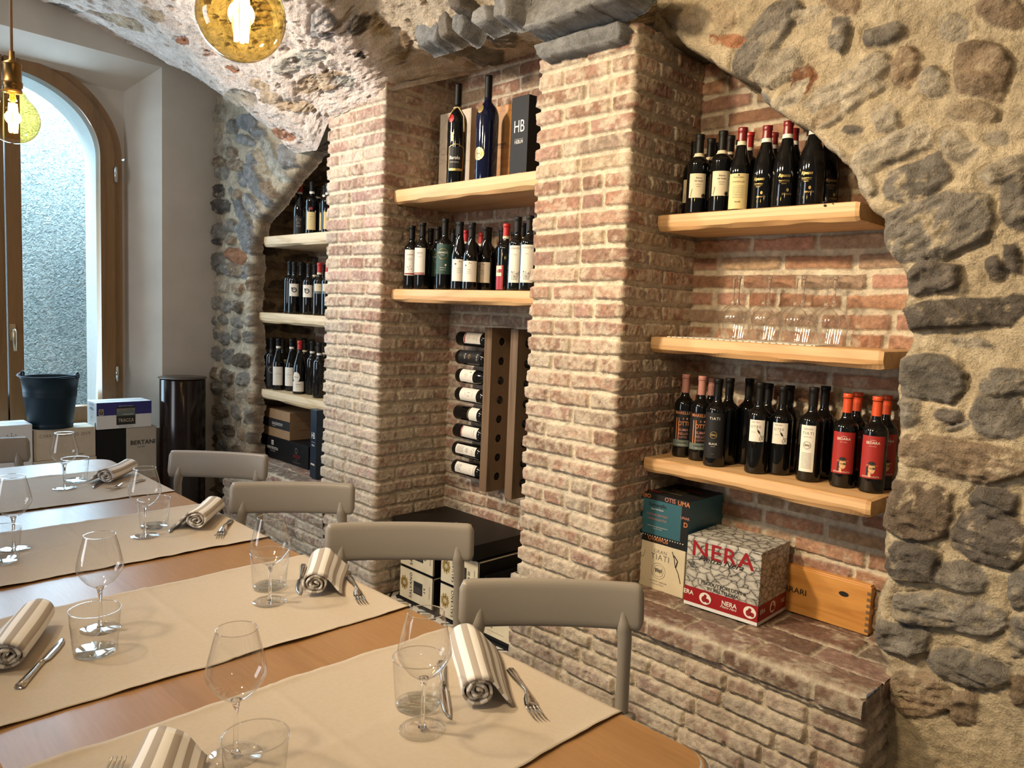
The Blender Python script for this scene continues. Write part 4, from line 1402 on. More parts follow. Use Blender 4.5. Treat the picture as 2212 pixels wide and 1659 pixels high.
napkin((-3.133, 0.945), (-3.275, 1.075), 1, 'rolled striped napkin on the runner nearest the window, with fork before it', 1, 0.20)
napkin((-2.350, 0.965), (-2.500, 1.090), 1, 'rolled striped napkin second from the window, between knife and fork', 2, 0.20)
napkin((-1.635, 0.965), (-1.800, 1.085), -1, 'rolled striped napkin on the second runner, below the third chair', 3, 0.20)
napkin((-0.980, 0.915), (-1.170, 1.045), -1, 'rolled striped napkin nearest the camera on the wall side, flap to the right', 4, 0.235)
napkin((-1.650, 0.322), (-1.845, 0.420), 1, 'rolled striped napkin at the left edge, between fork and shiny knife', 5, 0.22)
napkin((-0.985, 0.315), (-1.165, 0.430), -1, 'rolled striped napkin cut by the bottom edge, right of the upright fork tines', 6, 0.22)


# ---------------------------------------------------------------- cutlery
def ribbon(mb, st, th=0.0018):
    """st: (x, y centre, half width, z)"""
    vs = []; fs = []
    for (x, y, w, z) in st:
        vs += [(x, y - w, z), (x, y - w * 0.6, z + th), (x, y + w * 0.6, z + th), (x, y + w, z), (x, y, z - th * 0.3)]
    n = len(st)
    for i in range(n - 1):
        for k in range(5):
            a, b = i * 5, (i + 1) * 5
            fs.append([a + k, a + (k + 1) % 5, b + (k + 1) % 5, b + k])
    fs.append([0, 1, 2, 3, 4]); fs.append([(n - 1) * 5 + k for k in (4, 3, 2, 1, 0)])
    mb.add(vs, fs, True)


def fork_mb():
    mb = MB()
    ribbon(mb, [(0, 0, 0.006, 0.002), (0.004, 0, 0.0095, 0.002), (0.03, 0, 0.0085, 0.003), (0.075, 0, 0.005, 0.010), (0.11, 0, 0.0034, 0.014), (0.122, 0, 0.0045, 0.013),
                (0.134, 0, 0.0100, 0.009), (0.146, 0, 0.0118, 0.005), (0.156, 0, 0.0120, 0.004)], 0.0030)
    for k in range(4):
        y = (k - 1.5) * 0.0066
        ribbon(mb, [(0.153, y, 0.0024, 0.0042), (0.170, y * 1.02, 0.0019, 0.004), (0.186, y * 1.02, 0.0016, 0.006), (0.197, y, 0.0008, 0.009)], 0.0018)
    return mb


def knife_handle_mb():
    mb = MB()
    ribbon(mb, [(0, 0, 0.005, 0.001), (0.003, 0, 0.0095, 0.001), (0.03, 0, 0.0080, 0.001), (0.085, 0, 0.0052, 0.001), (0.104, 0, 0.0042, 0.001)], 0.0062)
    return mb


def knife_blade_mb():
    mb = MB()
    ribbon(mb, [(0.103, 0, 0.0040, 0.002), (0.108, 0, 0.0065, 0.002), (0.116, -0.001, 0.0092, 0.0018), (0.160, -0.001, 0.0095, 0.0016), (0.190, 0.0005, 0.0078, 0.0015), (0.208, 0.003, 0.0045, 0.0014), (0.216, 0.005, 0.001, 0.0013)], 0.0016)
    return mb


def fork(h, tip, label):
    rz = math.atan2(tip[1] - h[1], tip[0] - h[0])
    o = bpy.data.objects.new('table_fork', shared('fork', fork_mb, M['steel'])); COL.objects.link(o)
    o.location = (h[0], h[1], TZ + 0.0036); o.rotation_euler = (0, 0, rz)
    return tag(o, label, 'fork', 'steel forks on the laid tables')


def knife(h, tip, label):
    rz = math.atan2(tip[1] - h[1], tip[0] - h[0])
    t = empty('table_knife', (h[0], h[1], TZ + 0.0036), rz, label, 'knife', 'steel knives on the laid tables')
    child('handle', shared('knife_handle', knife_handle_mb, M['steel']), t)
    child('blade', shared('knife_blade', knife_blade_mb, M['steel']), t)
    return t


fork((-1.048, 1.064), (-0.893, 0.976), 'steel fork right of the nearest wall-side napkin, its tines casting a shadow')
fork((-1.700, 1.104), (-1.540, 1.034), 'steel fork right of the napkin on the second runner')
fork((-2.385, 1.095), (-2.225, 0.980), 'steel fork right of the napkin second from the window')
fork((-3.120, 1.080), (-3.020, 0.925), 'steel fork lying in front of the napkin nearest the window')
fork((-1.055, 0.262), (-1.240, 0.403), 'steel fork at the bottom photo edge, tines pointing up')
fork((-1.735, 0.250), (-1.905, 0.345), 'steel fork tine tip at the left photo edge')
knife((-1.850, 1.055), (-1.655, 0.930), 'steel knife left of the napkin on the second runner')
knife((-1.158, 0.975), (-0.990, 0.852), 'steel knife between the nearest tumbler and napkin')
knife((-2.535, 1.022), (-2.350, 0.874), 'steel knife left of the napkin second from the window')
knife((-3.26, 1.005), (-3.09, 0.885), 'steel knife peeping out under the napkin nearest the window')
knife((-1.565, 0.322), (-1.745, 0.446), 'shiny steel knife right of the napkin at the left edge of the table')


# ---------------------------------------------------------------- chairs
def chair_parts():
    W_ = 0.228
    def back():
        mb = MB(); vs = []; n = 46; m = 20
        for i in range(n + 1):
            s = -1 + 2 * i / n
            x = W_ * (math.copysign(abs(s) ** 0.92, s))
            e = max(0.0, (abs(s) - 0.90) / 0.10)
            hz = 0.057 * (1 - 0.16 * e ** 3) * math.sqrt(max(0.02, 1 - 0.40 * e ** 6))
            zc = 0.7435 + 0.002 * (1 - s * s)
            th = 0.014 * (1 + 0.25 * abs(s) ** 3) * math.sqrt(max(0.08, 1 - e ** 3))
            y = -0.016 * (s * s)
            for k in range(m):
                a = 2 * PI * k / m
                c, s2 = math.cos(a), math.sin(a)
                zz = zc + hz * math.copysign(abs(c) ** 0.38, c)
                yy = y + th * math.copysign(abs(s2) ** 0.6, s2) + 0.18 * (zz - 0.74)
                vs.append((x, yy, zz))
        fs = []
        for i in range(n):
            for k in range(m): fs.append([i * m + k, i * m + (k + 1) % m, (i + 1) * m + (k + 1) % m, (i + 1) * m + k])
        fs.append(list(range(m))[::-1]); fs.append([n * m + k for k in range(m)])
        mb.add(vs, fs, True)
        return mb
    def seat():
        mb = MB(); vs = []; n = 24; m = 24
        for i in range(n + 1):
            for j in range(m + 1):
                u = -1 + 2 * i / n; v = -1 + 2 * j / m
                x = 0.225 * u * (1 - 0.04 * (v + 1)); y = -0.215 + 0.215 * v
                r = max(abs(u), abs(v))
                if abs(u) > 0.85 and abs(v) > 0.85:
                    du_, dv_ = (abs(u) - 0.85) / 0.15, (abs(v) - 0.85) / 0.15
                    l = math.hypot(du_, dv_)
                    if l > 1: x = math.copysign(0.225 * (0.85 + 0.15 * du_ / l), u); y = -0.215 + math.copysign(0.215 * (0.85 + 0.15 * dv_ / l), v)
                z = 0.455 - 0.012 * (1 - u * u) * (1 - 0.5 * v * v) - (0.02 * max(0, -v - 0.8) / 0.2)
                vs.append((x, y, z))
        fs = []
        for i in range(n):
            for j in range(m): fs.append([i * (m + 1) + j, (i + 1) * (m + 1) + j, (i + 1) * (m + 1) + j + 1, i * (m + 1) + j + 1])
        mb.add(vs, fs, True)
        return mb
    return back, seat


CB, CS = chair_parts()


def rear_leg(sx):
    def f():
        mb = MB()
        pts = [(sx * 0.205, 0.045, 0.0), (sx * 0.198, 0.020, 0.25), (sx * 0.190, -0.002, 0.45), (sx * 0.186, -0.016, 0.60), (sx * 0.184, -0.021, 0.66), (sx * 0.180, -0.0185, 0.695), (sx * 0.176, -0.0125, 0.735), (sx * 0.174, -0.009, 0.765)]
        rad = [0.013, 0.016, 0.018, 0.0175, 0.0185, 0.0205, 0.0125, 0.002]
        pp = []; rr_ = []
        for (a, b, r0, r1) in zip(pts[:-1], pts[1:], rad[:-1], rad[1:]):
            for k in range(4):
                t = k / 4; pp.append(tuple(a[i] + (b[i] - a[i]) * t for i in range(3))); rr_.append(r0 + (r1 - r0) * t)
        pp.append(pts[-1]); rr_.append(rad[-1])
        mb.tube(pp, rr_, 14, flat=0.95); return mb
    return f


def front_leg(sx):
    def f():
        mb = MB(); mb.tube([(sx * 0.198, -0.40, 0.448), (sx * 0.202, -0.415, 0.25), (sx * 0.206, -0.43, 0.0)], [0.018, 0.016, 0.012], 14); return mb
    return f


def chair(lp, rp, z_top, label, group='dove grey dining chairs', pos=None):
    if pos is None:
        a = P(lp[0], lp[1], Z=z_top); b = P(rp[0], rp[1], Z=z_top)
        c = (a + b) / 2; d = b - a; rz = math.atan2(d.y, d.x)
        # measured ends are the forward-bent tips; the middle of the back lies a little behind
        c = c + Vector((-d.y, d.x, 0)).normalized() * 0.006
        w = d.length / 0.458
    else:
        c = Vector((pos[0], pos[1], 0)); rz = pos[2]; w = 1.0
    t = empty('dining_chair', (c.x, c.y, 0), rz, label, 'chair', group)
    t.scale = (w, w, 1.0)
    child('backrest', shared('chair_back', CB, M['chair']), t)
    s = child('seat', shared('chair_seat', CS, M['chair']), t)
    md = s.modifiers.new('thickness', 'SOLIDIFY'); md.thickness = 0.018; md.offset = 0
    for sx in (-1, 1):
        child('leg', shared('chair_rl%d' % sx, rear_leg(sx), M['chair']), t)
        child('leg', shared('chair_fl%d' % sx, front_leg(sx), M['chair']), t)
    return t


chair((366, 975), (581, 985), 0.795, 'grey plastic chair farthest along the wall side, beside the dark cylinder')
chair((496, 1045), (768, 1048), 0.795, 'grey plastic chair second from the window on the wall side')
chair((702, 1135), (1025, 1136), 0.795, 'grey plastic chair in front of the black wine boxes')
chair((992, 1257), (1392, 1266), 0.795, 'grey plastic chair nearest the camera, before the brick bench')
q = P(66, 945, Z=0.795)
chair(None, None, 0.8, 'grey plastic chair at the window end of the table, cut by the left edge', pos=(q.x - 0.0, q.y - 0.235, PI / 2))
# ---------------------------------------------------------------- bottles
def prof_bottle(kind, h, r):
    n = 0.0143
    if kind == 'bord':
        pr = [(0.0001, 0.002), (r * 0.80, 0.0), (r * 0.96, 0.002), (r, 0.008), (r, 0.62 * h), (r * 0.985, 0.645 * h), (r * 0.90, 0.675 * h), (r * 0.72, 0.70 * h), (r * 0.53, 0.72 * h), (n * 1.12, 0.745 * h), (n, 0.77 * h), (n * 0.97, 0.95 * h)]
    elif kind == 'burg':
        pr = [(0.0001, 0.002), (r * 0.80, 0.0), (r * 0.97, 0.002), (r, 0.008), (r, 0.46 * h), (r * 0.97, 0.51 * h), (r * 0.87, 0.57 * h), (r * 0.72, 0.635 * h), (r * 0.56, 0.70 * h), (n * 1.15, 0.77 * h), (n, 0.82 * h), (n * 0.97, 0.95 * h)]
    elif kind == 'ripa':
        pr = [(0.0001, 0.002), (r * 0.80, 0.0), (r * 0.97, 0.002), (r, 0.008), (r, 0.40 * h), (r * 0.97, 0.47 * h), (r * 0.86, 0.57 * h), (r * 0.68, 0.67 * h), (r * 0.52, 0.745 * h), (n * 1.2, 0.80 * h), (n * 1.1, 0.84 * h), (n, 0.95 * h)]
    elif kind == 'magn':
        pr = [(0.0001, 0.002), (r * 0.82, 0.0), (r * 0.94, 0.002), (r * 0.95, 0.01), (r, 0.62 * h), (r * 0.96, 0.66 * h), (r * 0.82, 0.70 * h), (r * 0.55, 0.735 * h), (n * 1.25, 0.76 * h), (n * 1.15, 0.79 * h), (n * 1.1, 0.95 * h)]
    return pr + [(n * 1.12, 0.955 * h), (n * 1.12, 0.975 * h), (n, 0.995 * h), (0.0001, 0.998 * h)]


def rad_at(pr, z):
    for a, b in zip(pr[:-1], pr[1:]):
        if a[1] <= z <= b[1] and b[1] > a[1]: return a[0] + (b[0] - a[0]) * (z - a[1]) / (b[1] - a[1])
    return pr[-2][0]


def sleeve(pr, h, z0, z1, dr=0.0007, cap=False):
    pts = []
    n = 10
    for k in range(n + 1):
        z = z0 + (z1 - z0) * k / n; pts.append((rad_at(pr, z) + dr, z))
    if cap: pts += [(rad_at(pr, 0.97 * h) + dr, h + 0.0006), (0.0001, h + 0.0008)]
    return MB().lathe(pts, 28)


# style: shape, radius, glass, capsule colour, capsule start, neck band (colour, z0, z1), label spec
STY = {}


def style(name, shape='bord', r=0.0375, glass='black_glass', cap='black', cap0=0.80, band=None, lab=None, prints=(), look='dark wine bottle', extra=()):
    STY[name] = dict(shape=shape, r=r, glass=glass, cap=cap, cap0=cap0, band=band, lab=lab, prints=prints, look=look, extra=extra)


T = text2d
# lab: (z0, z1, half angle, colour);   prints: list of (material, [shapes in metres, y from bottle base as fraction * .31])
H0 = 0.31


def face_print():
    """stylised banded head used on the red labels (generic stand-in)"""
    s = {}
    s['skin'] = [place2d(disc2d(0.002, 0.068, 0.0105, 0.0165)), place2d(rect2d(-0.008, 0.0, 0.040, 0.056))]
    s['ink'] = [place2d(disc2d(0.001, 0.0855, 0.0105, 0.006)), place2d(rect2d(-0.0150, -0.0095, 0.046, 0.074)), line2d([(-0.003, 0.0545), (0.0045, 0.0535)], 0.0010)]
    s['gold'] = [line2d([(-0.016, 0.0795), (0.020, 0.0785)], 0.0018), line2d([(-0.006, 0.070), (0.012, 0.068)], 0.0050)]
    s['greenlabel'] = [place2d(disc2d(0.008, 0.070, 0.0038, 0.003))]
    return s


fp = face_print()
style('coffee', 'bord', cap='pink', band=None, cap0=0.78, lab=(0.13, 0.57, 1.15, 'darklabel'), look='bottle with patterned brown label',
      prints=[('orange', [place2d(T('MARELLO', 0.011, .01), 0, 0.163), place2d(T('OTTI', 0.016, .01, .8), 0.002, 0.121), place2d(rect2d(-0.026, -0.013, 0.06, 0.15), 0, 0)]),
              ('pink', [place2d(rect2d(0.0, 0.018, 0.143, 0.150)), place2d(T('SUMA', 0.010, .01), 0.004, 0.1), place2d(T('RELLO', 0.009, .01), 0.004, 0.086), place2d(T('COTTO', 0.006, .01), 0.004, 0.074)]),
              ('greygreen', [rect2d(-0.040, 0.040, 0.042, 0.066, 10)]), ('ink', [place2d(T('Sumarello', 0.0075, .01), 0, 0.053)]), ('whiteink', [place2d(T('NERO DI TROIA', 0.0025), 0, 0.047)])])
style('black', 'bord', r=0.0380, lab=(0.10, 0.62, 1.0, 'darklabel'), look='black bottle with round emblem',
      prints=[('whiteink', [place2d(T('TIATI', 0.0095, 0, 1.0, 0, 1.25), 0, 0.168), place2d(T('BLACK', 0.007, .01), 0, 0.079), place2d(T('PRIMITIVO', 0.0022), 0, 0.072)]),
              ('gold', [place2d(disc2d(0, 0.114, 0.0125, r0=0.0112)), place2d(scribble2d(0, 0.114, 0.017, 0.010, 0.0014)), place2d(T('MMXIX', 0.0025), 0, 0.045)])])
style('dark', 'bord', look='plain dark bottle')
style('compass', 'bord', lab=(0.36, 0.60, 0.68, 'white'), look='bottle with white compass label',
      prints=[('greyink', [place2d(T('OTRE', 0.009, 0, 1, 0, 1.2), -0.004, 0.159), place2d(T('AGLIANICO', 0.0022), -0.010, 0.143), place2d(T('ORE 1854', 0.0045), -0.006, 0.176)]),
              ('ink', [line2d([(0.000, 0.158), (0.012, 0.138)], 0.0016), line2d([(0.004, 0.151), (0.010, 0.141)], 0.006), place2d(disc2d(0.021, 0.122, 0.011, r0=0.0100)), line2d([(0.012, 0.138), (0.022, 0.118)], 0.001), line2d([(0.014, 0.118), (0.024, 0.130)], 0.001)])])
style('gran', 'bord', r=0.0385, lab=(0.11, 0.605, 0.62, 'white'), look='bottle with tall narrow white label',
      prints=[('greyink', [place2d(T('GRAN', 0.007, 0, 1, 0, 1.15), 0, 0.172), place2d(T('TIATI', 0.010, .003, 1, 0, 1.15), 0, 0.157), place2d(T('ANNO 2013', 0.0035), 0, 0.148)]),
              ('greyink', [place2d(disc2d(0, 0.122, 0.013, r0=0.0120)), place2d(disc2d(0, 0.122, 0.010, r0=0.0093)), place2d(scribble2d(0, 0.122, 0.014, 0.010, 0.0012))]),
              ('greyink', [line2d([(-0.017 + 0.0 * k, 0.096 - 0.0045 * k), (0.017, 0.096 - 0.0045 * k)], 0.0009) for k in range(12)])])
style('redface', 'bord', r=0.0385, cap='orangered', cap0=0.80, lab=(0.155, 0.60, 0.95, 'redlabel'), look='bottle with red face label',
      prints=[('whiteink', [place2d(T('SEDARA', 0.0085, .008), 0, 0.160), place2d(T('LA BELLA', 0.003), 0, 0.171), place2d(T('NERO D AVOLA', 0.0022), 0, 0.152), place2d(T('DONNAFUGATA', 0.0048, 0, 1, 0, 1.1), 0, 0.052)])] +
             [(k, [place2d(s_, 0, 0.012) for s_ in v]) for k, v in fp.items()])
style('docg', 'bord', cap='black', cap0=0.76, band=('cream', 0.72, 0.765), lab=(0.20, 0.50, 0.80, 'cream'), look='bottle with cream script label',
      prints=[('ink', [place2d(T('Riserva', 0.0065, 0, .9, .4), 0.004, 0.135), place2d(T('della famiglia', 0.0055, 0, .9, .4), 0.004, 0.124), place2d(T('VALTELLINA', 0.003), 0.004, 0.112), place2d(T('SUPERIORE', 0.0025), 0.004, 0.104)]),
              ('greyink', [line2d([(-0.026, 0.066), (-0.020, 0.096)], 0.003)]), ('darklabel', [place2d(disc2d(0.026, 0.070, 0.0085))]), ('gold', [place2d(disc2d(0.026, 0.070, 0.0065, r0=0.0055))])])
style('daniella', 'burg', r=0.038, cap='red', cap0=0.84, band=('cream', 0.79, 0.838), lab=(0.02, 0.44, 0.9, 'yellow'), look='bottle with large yellow label',
      prints=[('ink', [place2d(T('PIETRO NERA', 0.0045), 0, 0.120), place2d(T('DANIELLA', 0.0065, 0, 1, 0, 1.1), 0, 0.103), place2d(disc2d(0, 0.130, 0.003)), place2d(T('Sassella', 0.006, 0, .9, .4), 0, 0.030)]),
              ('greyink', [line2d([(-0.02, 0.09 - 0.006 * k), (0.02, 0.09 - 0.006 * k)], 0.001) for k in range(8)])])
style('ripassa', 'ripa', r=0.0405, cap='red', cap0=0.855, band=('white', 0.805, 0.853), look='big black bottle with gold script',
      prints=[('gold', [place2d(T('Ripassa', 0.0115, .012, .9, .35), 0, 0.108), place2d(T('Valpolicella Ripasso', 0.0038, .01, .9), 0, 0.094), place2d(T('Superiore', 0.0035, .01, .9), 0, 0.083), line2d([(-0.018, 0.090), (0.018, 0.090)], 0.0006), place2d(disc2d(0.014, 0.062, 0.0045, 0.006)), place2d(T('ZENATO', 0.0055, .01, 1, 0, 1.15), 0.012, 0.045)])])
style('pinkdots', 'bord', cap='black', cap0=0.80, lab=(0.22, 0.62, 0.80, 'white'), look='bottle with white label, red band',
      prints=[('redink', [rect2d(-0.028, 0.028, 0.072, 0.079, 6), place2d(T('Carminello', 0.006, 0, .9, .4), 0, 0.166)] + [place2d(disc2d(x, y, 0.0022)) for x, y in ((-0.01, 0.108), (0.001, 0.112), (-0.004, 0.098), (0.008, 0.100))]), ('greyink', [line2d([(-0.012, 0.15), (0.012, 0.15)], 0.001), line2d([(-0.01, 0.143), (0.01, 0.143)], 0.001)]),
              ('whiteink', [])])
style('greto', 'bord', cap='black', cap0=0.80, lab=(0.22, 0.62, 0.80, 'white'), look='bottle with white zigzag label',
      prints=[('greyink', [place2d(T('GRETO', 0.0075), 0, 0.165), line2d([(-0.012, 0.152), (0.012, 0.152)], 0.001)]), ('redink', [line2d([(-0.028 + 0.004 * k, 0.074 + (0.005 if k % 2 else 0)) for k in range(15)], 0.0028), rect2d(-0.028, 0.028, 0.069, 0.0725, 6)])])
style('green', 'bord', r=0.0385, cap='black', cap0=0.78, lab=(0.22, 0.64, 1.1, 'greenlabel'), look='bottle with dark green label',
      prints=[('whiteink', [place2d(T('CAPARZO', 0.0075, .012), -0.003, 0.158), place2d(T('Brunello', 0.004, 0, .9, .3), -0.002, 0.150), place2d(T('SANGIOVESE', 0.0035), 0, 0.095), place2d(T('MONTALCINO', 0.003), 0, 0.085), place2d(disc2d(0.012, 0.108, 0.004, 0.005))]), ('gold', [place2d(disc2d(-0.001, 0.156, 0.0235, r0=0.0222))])])
style('dots', 'burg', cap='black', cap0=0.82, lab=(0.13, 0.45, 0.95, 'white'), look='bottle with white dotted label',
      prints=[('ink', [place2d(disc2d(-0.018, 0.118, 0.0038)), place2d(disc2d(0.0, 0.130, 0.0024))]), ('redink', [place2d(disc2d(0.008, 0.128, 0.002))]), ('greyink', [place2d(T('ROSSO', 0.004), 0, 0.096), line2d([(-0.012, 0.088), (0.012, 0.088)], 0.001), line2d([(-0.010, 0.08), (0.010, 0.08)], 0.001)])])
style('redblock', 'bord', cap='brightred', cap0=0.82, band=('cream', 0.78, 0.818), lab=(0.02, 0.38, 0.7, 'redprint'), look='red-capped bottle with red label',
      prints=[('cream', [rect2d(-0.02, 0.02, 0.068, 0.115, 4)]), ('ink', [place2d(T('R', 0.014, .02), -0.004, 0.084)]), ('redprint', [rect2d(0.002, 0.022, 0.084, 0.100, 2)])])
style('xpanto', 'bord', r=0.038, cap='black', cap0=0.82, lab=(0.11, 0.61, 0.75, 'white'), look='bottle with white flower label',
      prints=[('greyink', [place2d(T('XPANTO', 0.0085, 0, 1, 0, 1.05), 0, 0.173), place2d(T('ROSSO', 0.0035), 0, 0.150)]),
              ('teal', [line2d([(-0.010 + 0.004 * k, 0.045), (-0.016 + 0.007 * k, 0.075 + 0.004 * (k % 3))], 0.0012) for k in range(6)]), ('redink', [place2d(disc2d(-0.012, 0.079, 0.0028)), place2d(disc2d(0.010, 0.072, 0.0024)), place2d(disc2d(0.0, 0.060, 0.002))])])
style('redcap', 'bord', cap='brightred', cap0=0.82, band=('cream', 0.78, 0.818), look='dark red-capped bottle')
style('band', 'bord', cap='black', cap0=0.80, band=('cream', 0.765, 0.798), look='dark bottle with cream neck band')
style('chest', 'burg', cap='brightred', cap0=0.84, band=('white', 0.80, 0.84), lab=(0.03, 0.36, 0.9, 'darklabel'), look='red-capped bottle, charcoal label',
      prints=[('greyink', [place2d(T('ETE', 0.014, 0, 1.1), 0.002, 0.085), place2d(T('ER', 0.014, 0, 1.1), 0.002, 0.066), place2d(T('NA', 0.014, 0, 1.1), 0.002, 0.047)])])
style('notch', 'bord', cap='black', cap0=0.82, band=('white', 0.775, 0.815), lab=(0.08, 0.42, 0.75, 'yellow'), look='bottle with cream notched label',
      prints=[('redink', [place2d(disc2d(0, 0.150, 0.008, 0.010))]), ('yellow', [([(-0.028, 0.128), (-0.0, 0.128), (-0.028, 0.140)], [[0, 1, 2]]), ([(0.0, 0.128), (0.028, 0.128), (0.028, 0.140)], [[0, 1, 2]])]), ('greyink', [place2d(T('SFORZATO', 0.0035), 0, 0.10), place2d(T('RISERVA', 0.003), -0.006, 0.085), line2d([(-0.008, 0.05), (0.004, 0.05)], 0.001)])])
style('whirl', 'bord', cap='black', cap0=0.80, lab=(0.34, 0.58, 0.80, 'white'), look='bottle with black swirl label',
      prints=[('ink', [place2d(disc2d(0.0, 0.143, 0.016, 0.015, r0=0.0105)), place2d(T('ZERO', 0.007, .02), 0.001, 0.142), place2d(rect2d(-0.018, -0.010, 0.150, 0.158))])])
style('halfwhite', 'bord', cap='brightred', cap0=0.82, band=('cream', 0.78, 0.818), lab=(0.46, 0.60, 0.85, 'cream'), look='red-capped bottle, small cream label',
      prints=[('greygreen', [rect2d(-0.031, 0.031, 0.128, 0.142, 6)]), ('greyink', [place2d(T('Umbria', 0.004, 0, .9, .3), 0, 0.168)])])
style('arc', 'bord', r=0.0385, cap='black', cap0=0.78, lab=(0.06, 0.46, 1.1, 'darklabel'), look='bottle with charcoal arc label',
      prints=[('greyink', [place2d(disc2d(-0.006, 0.118, 0.022, 0.020, r0=0.018)), place2d(T('NOTTE', 0.004), 0, 0.05)])])
style('figure', 'bord', cap='black', cap0=0.82, lab=(0.36, 0.60, 0.85, 'yellow'), look='bottle with yellowish figure label',
      prints=[('ink', [place2d(T('K', 0.014, .01, .8), -0.004, 0.155), place2d(T('vigneto', 0.003), 0, 0.14)]), ('redink', [rect2d(0.008, 0.022, 0.114, 0.118)])])
style('corvina', 'burg', r=0.040, cap='black', cap0=0.86, band=('white', 0.815, 0.857), lab=(0.10, 0.46, 0.85, 'white'), look='bottle with large white label',
      prints=[('greyink', [place2d(T('CORVINA', 0.006, 0, 1, 0, 1.1), 0, 0.096), place2d(T('Ca del', 0.0035), 0, 0.108), place2d(T('L', 0.008, 0, .8, .3), -0.018, 0.040), line2d([(-0.006, 0.080), (0.006, 0.080)], 0.001)])])
style('comma', 'burg', r=0.040, cap='brightred', cap0=0.84, lab=(0.05, 0.24, 0.95, 'white'), look='red-capped bottle, comma-shaped white label',
      prints=[('white', [disc2d(-0.012, 0.100, 0.022, 0.030, 30)]), ('ink', [place2d(T('BAROLO', 0.005, .01), -0.010, 0.098), place2d(T('CASTELLO', 0.0055), 0.004, 0.055), place2d(T('BAROLO DOCG', 0.0028), 0.004, 0.044)])])
style('slim', 'bord', r=0.036, cap='black', cap0=0.82, band=('white', 0.78, 0.818), look='plain bottle with white neck ring', prints=[('redink', [place2d(T('rosso', 0.004), -0.006, 0.178)]), ('greyink', [place2d(T('VENETO', 0.003), -0.006, 0.165)])])
style('barolo', 'magn', r=0.046, cap='black', cap0=0.80, look='tall slim black bottle with red seal',
      prints=[('brightred', [place2d(disc2d(-0.020, 0.205, 0.0105, 0.0125))]), ('darklabel', [rect2d(-0.024, 0.024, 0.055, 0.120, 6)]), ('gold', [line2d([(-0.024, 0.055), (-0.024, 0.120), (-0.006, 0.128), (0.006, 0.128), (0.024, 0.120), (0.024, 0.055)], 0.002), rect2d(-0.022, 0.022, 0.050, 0.057, 6), place2d(disc2d(-0.014, 0.150, 0.0055, 0.013))]),
              ('whiteink', [place2d(T('Barolo', 0.010, .02, .9, .1), -0.004, 0.084), place2d(T('GRAN RISERVA', 0.003), -0.004, 0.074)])])
style('blue', 'magn', r=0.052, glass='blue_glass', cap='black', cap0=0.80, look='tallest dark blue bottle, gold seals',
      prints=[('gold', [place2d(disc2d(-0.024, 0.214, 0.0125, 0.0145)), place2d(disc2d(-0.024, 0.085, 0.0195, 0.0185))]), ('greyink', [place2d(disc2d(-0.024, 0.214, 0.008, 0.0095, r0=0.0068)), place2d(disc2d(-0.024, 0.085, 0.0125, 0.0115, r0=0.011)), place2d(scribble2d(-0.024, 0.085, 0.014, 0.008, 0.001))])])


def bottle(st, loc, h, az, label, group, lying=None, name='wine_bottle'):
    S = STY[st]; h = round(h, 2)
    pr = prof_bottle(S['shape'], h, S['r'])
    t = empty(name, loc, az, label, 'wine bottle', group)
    key = '%s_%s_%d' % (S['shape'], S['glass'], round(h * 1000)) + '_%d' % round(S['r'] * 1e4)
    child('glass_body', shared(key, lambda: MB().lathe([p for p in pr], 36), M[S['glass']]), t)
    child('capsule', shared('cap_' + key + S['cap'], lambda: sleeve(pr, h, S['cap0'] * h, 0.985 * h, 0.0007, True), M[S['cap']]), t)
    if S['band']:
        c_, a, b = S['band']
        child('neck_band', shared('band_' + key + c_ + str(a), lambda: sleeve(pr, h, a * h, b * h, 0.0011), M[c_]), t)
    par = t
    if S['lab']:
        z0, z1, ha, cm = S['lab']
        def lab():
            mb = MB(); rr_ = max(rad_at(pr, z0 * h), rad_at(pr, z1 * h)) + 0.0007
            vs = []; n = 16; fs = []
            for i in range(n + 1):
                a = -ha + 2 * ha * i / n
                for j in range(9):
                    z = (z0 + (z1 - z0) * j / 8) * h
                    q = rad_at(pr, z) + 0.0008
                    vs.append((q * math.cos(a), q * math.sin(a), z))
            for i in range(n):
                for j in range(8): fs.append([9 * i + j, 9 * i + 9 + j, 9 * i + 10 + j, 9 * i + 1 + j])
            return mb.add(vs, fs, True)
        par = child('label', shared('lab_' + key + st, lab, M[cm]), t)
    k = h / H0
    for i, (mm, shapes) in enumerate(S['prints']):
        if not shapes: continue
        def prn():
            mb = MB()
            for vs, fs in shapes:
                out = []
                for a, b in vs:
                    z = b * k; q = rad_at(pr, max(0.01, z)) + 0.0012 + 0.00022 * i
                    out.append((q * math.cos(a * k / q), q * math.sin(a * k / q), z))
                mb.add(out, fs)
            return mb
        child('lettering', shared('prn_%s_%s_%d_%s' % (key, st, i, mm), prn, M[mm]), par)
    return t


ORD = ['1st', '2nd', '3rd'] + ['%dth' % k for k in range(4, 20)]


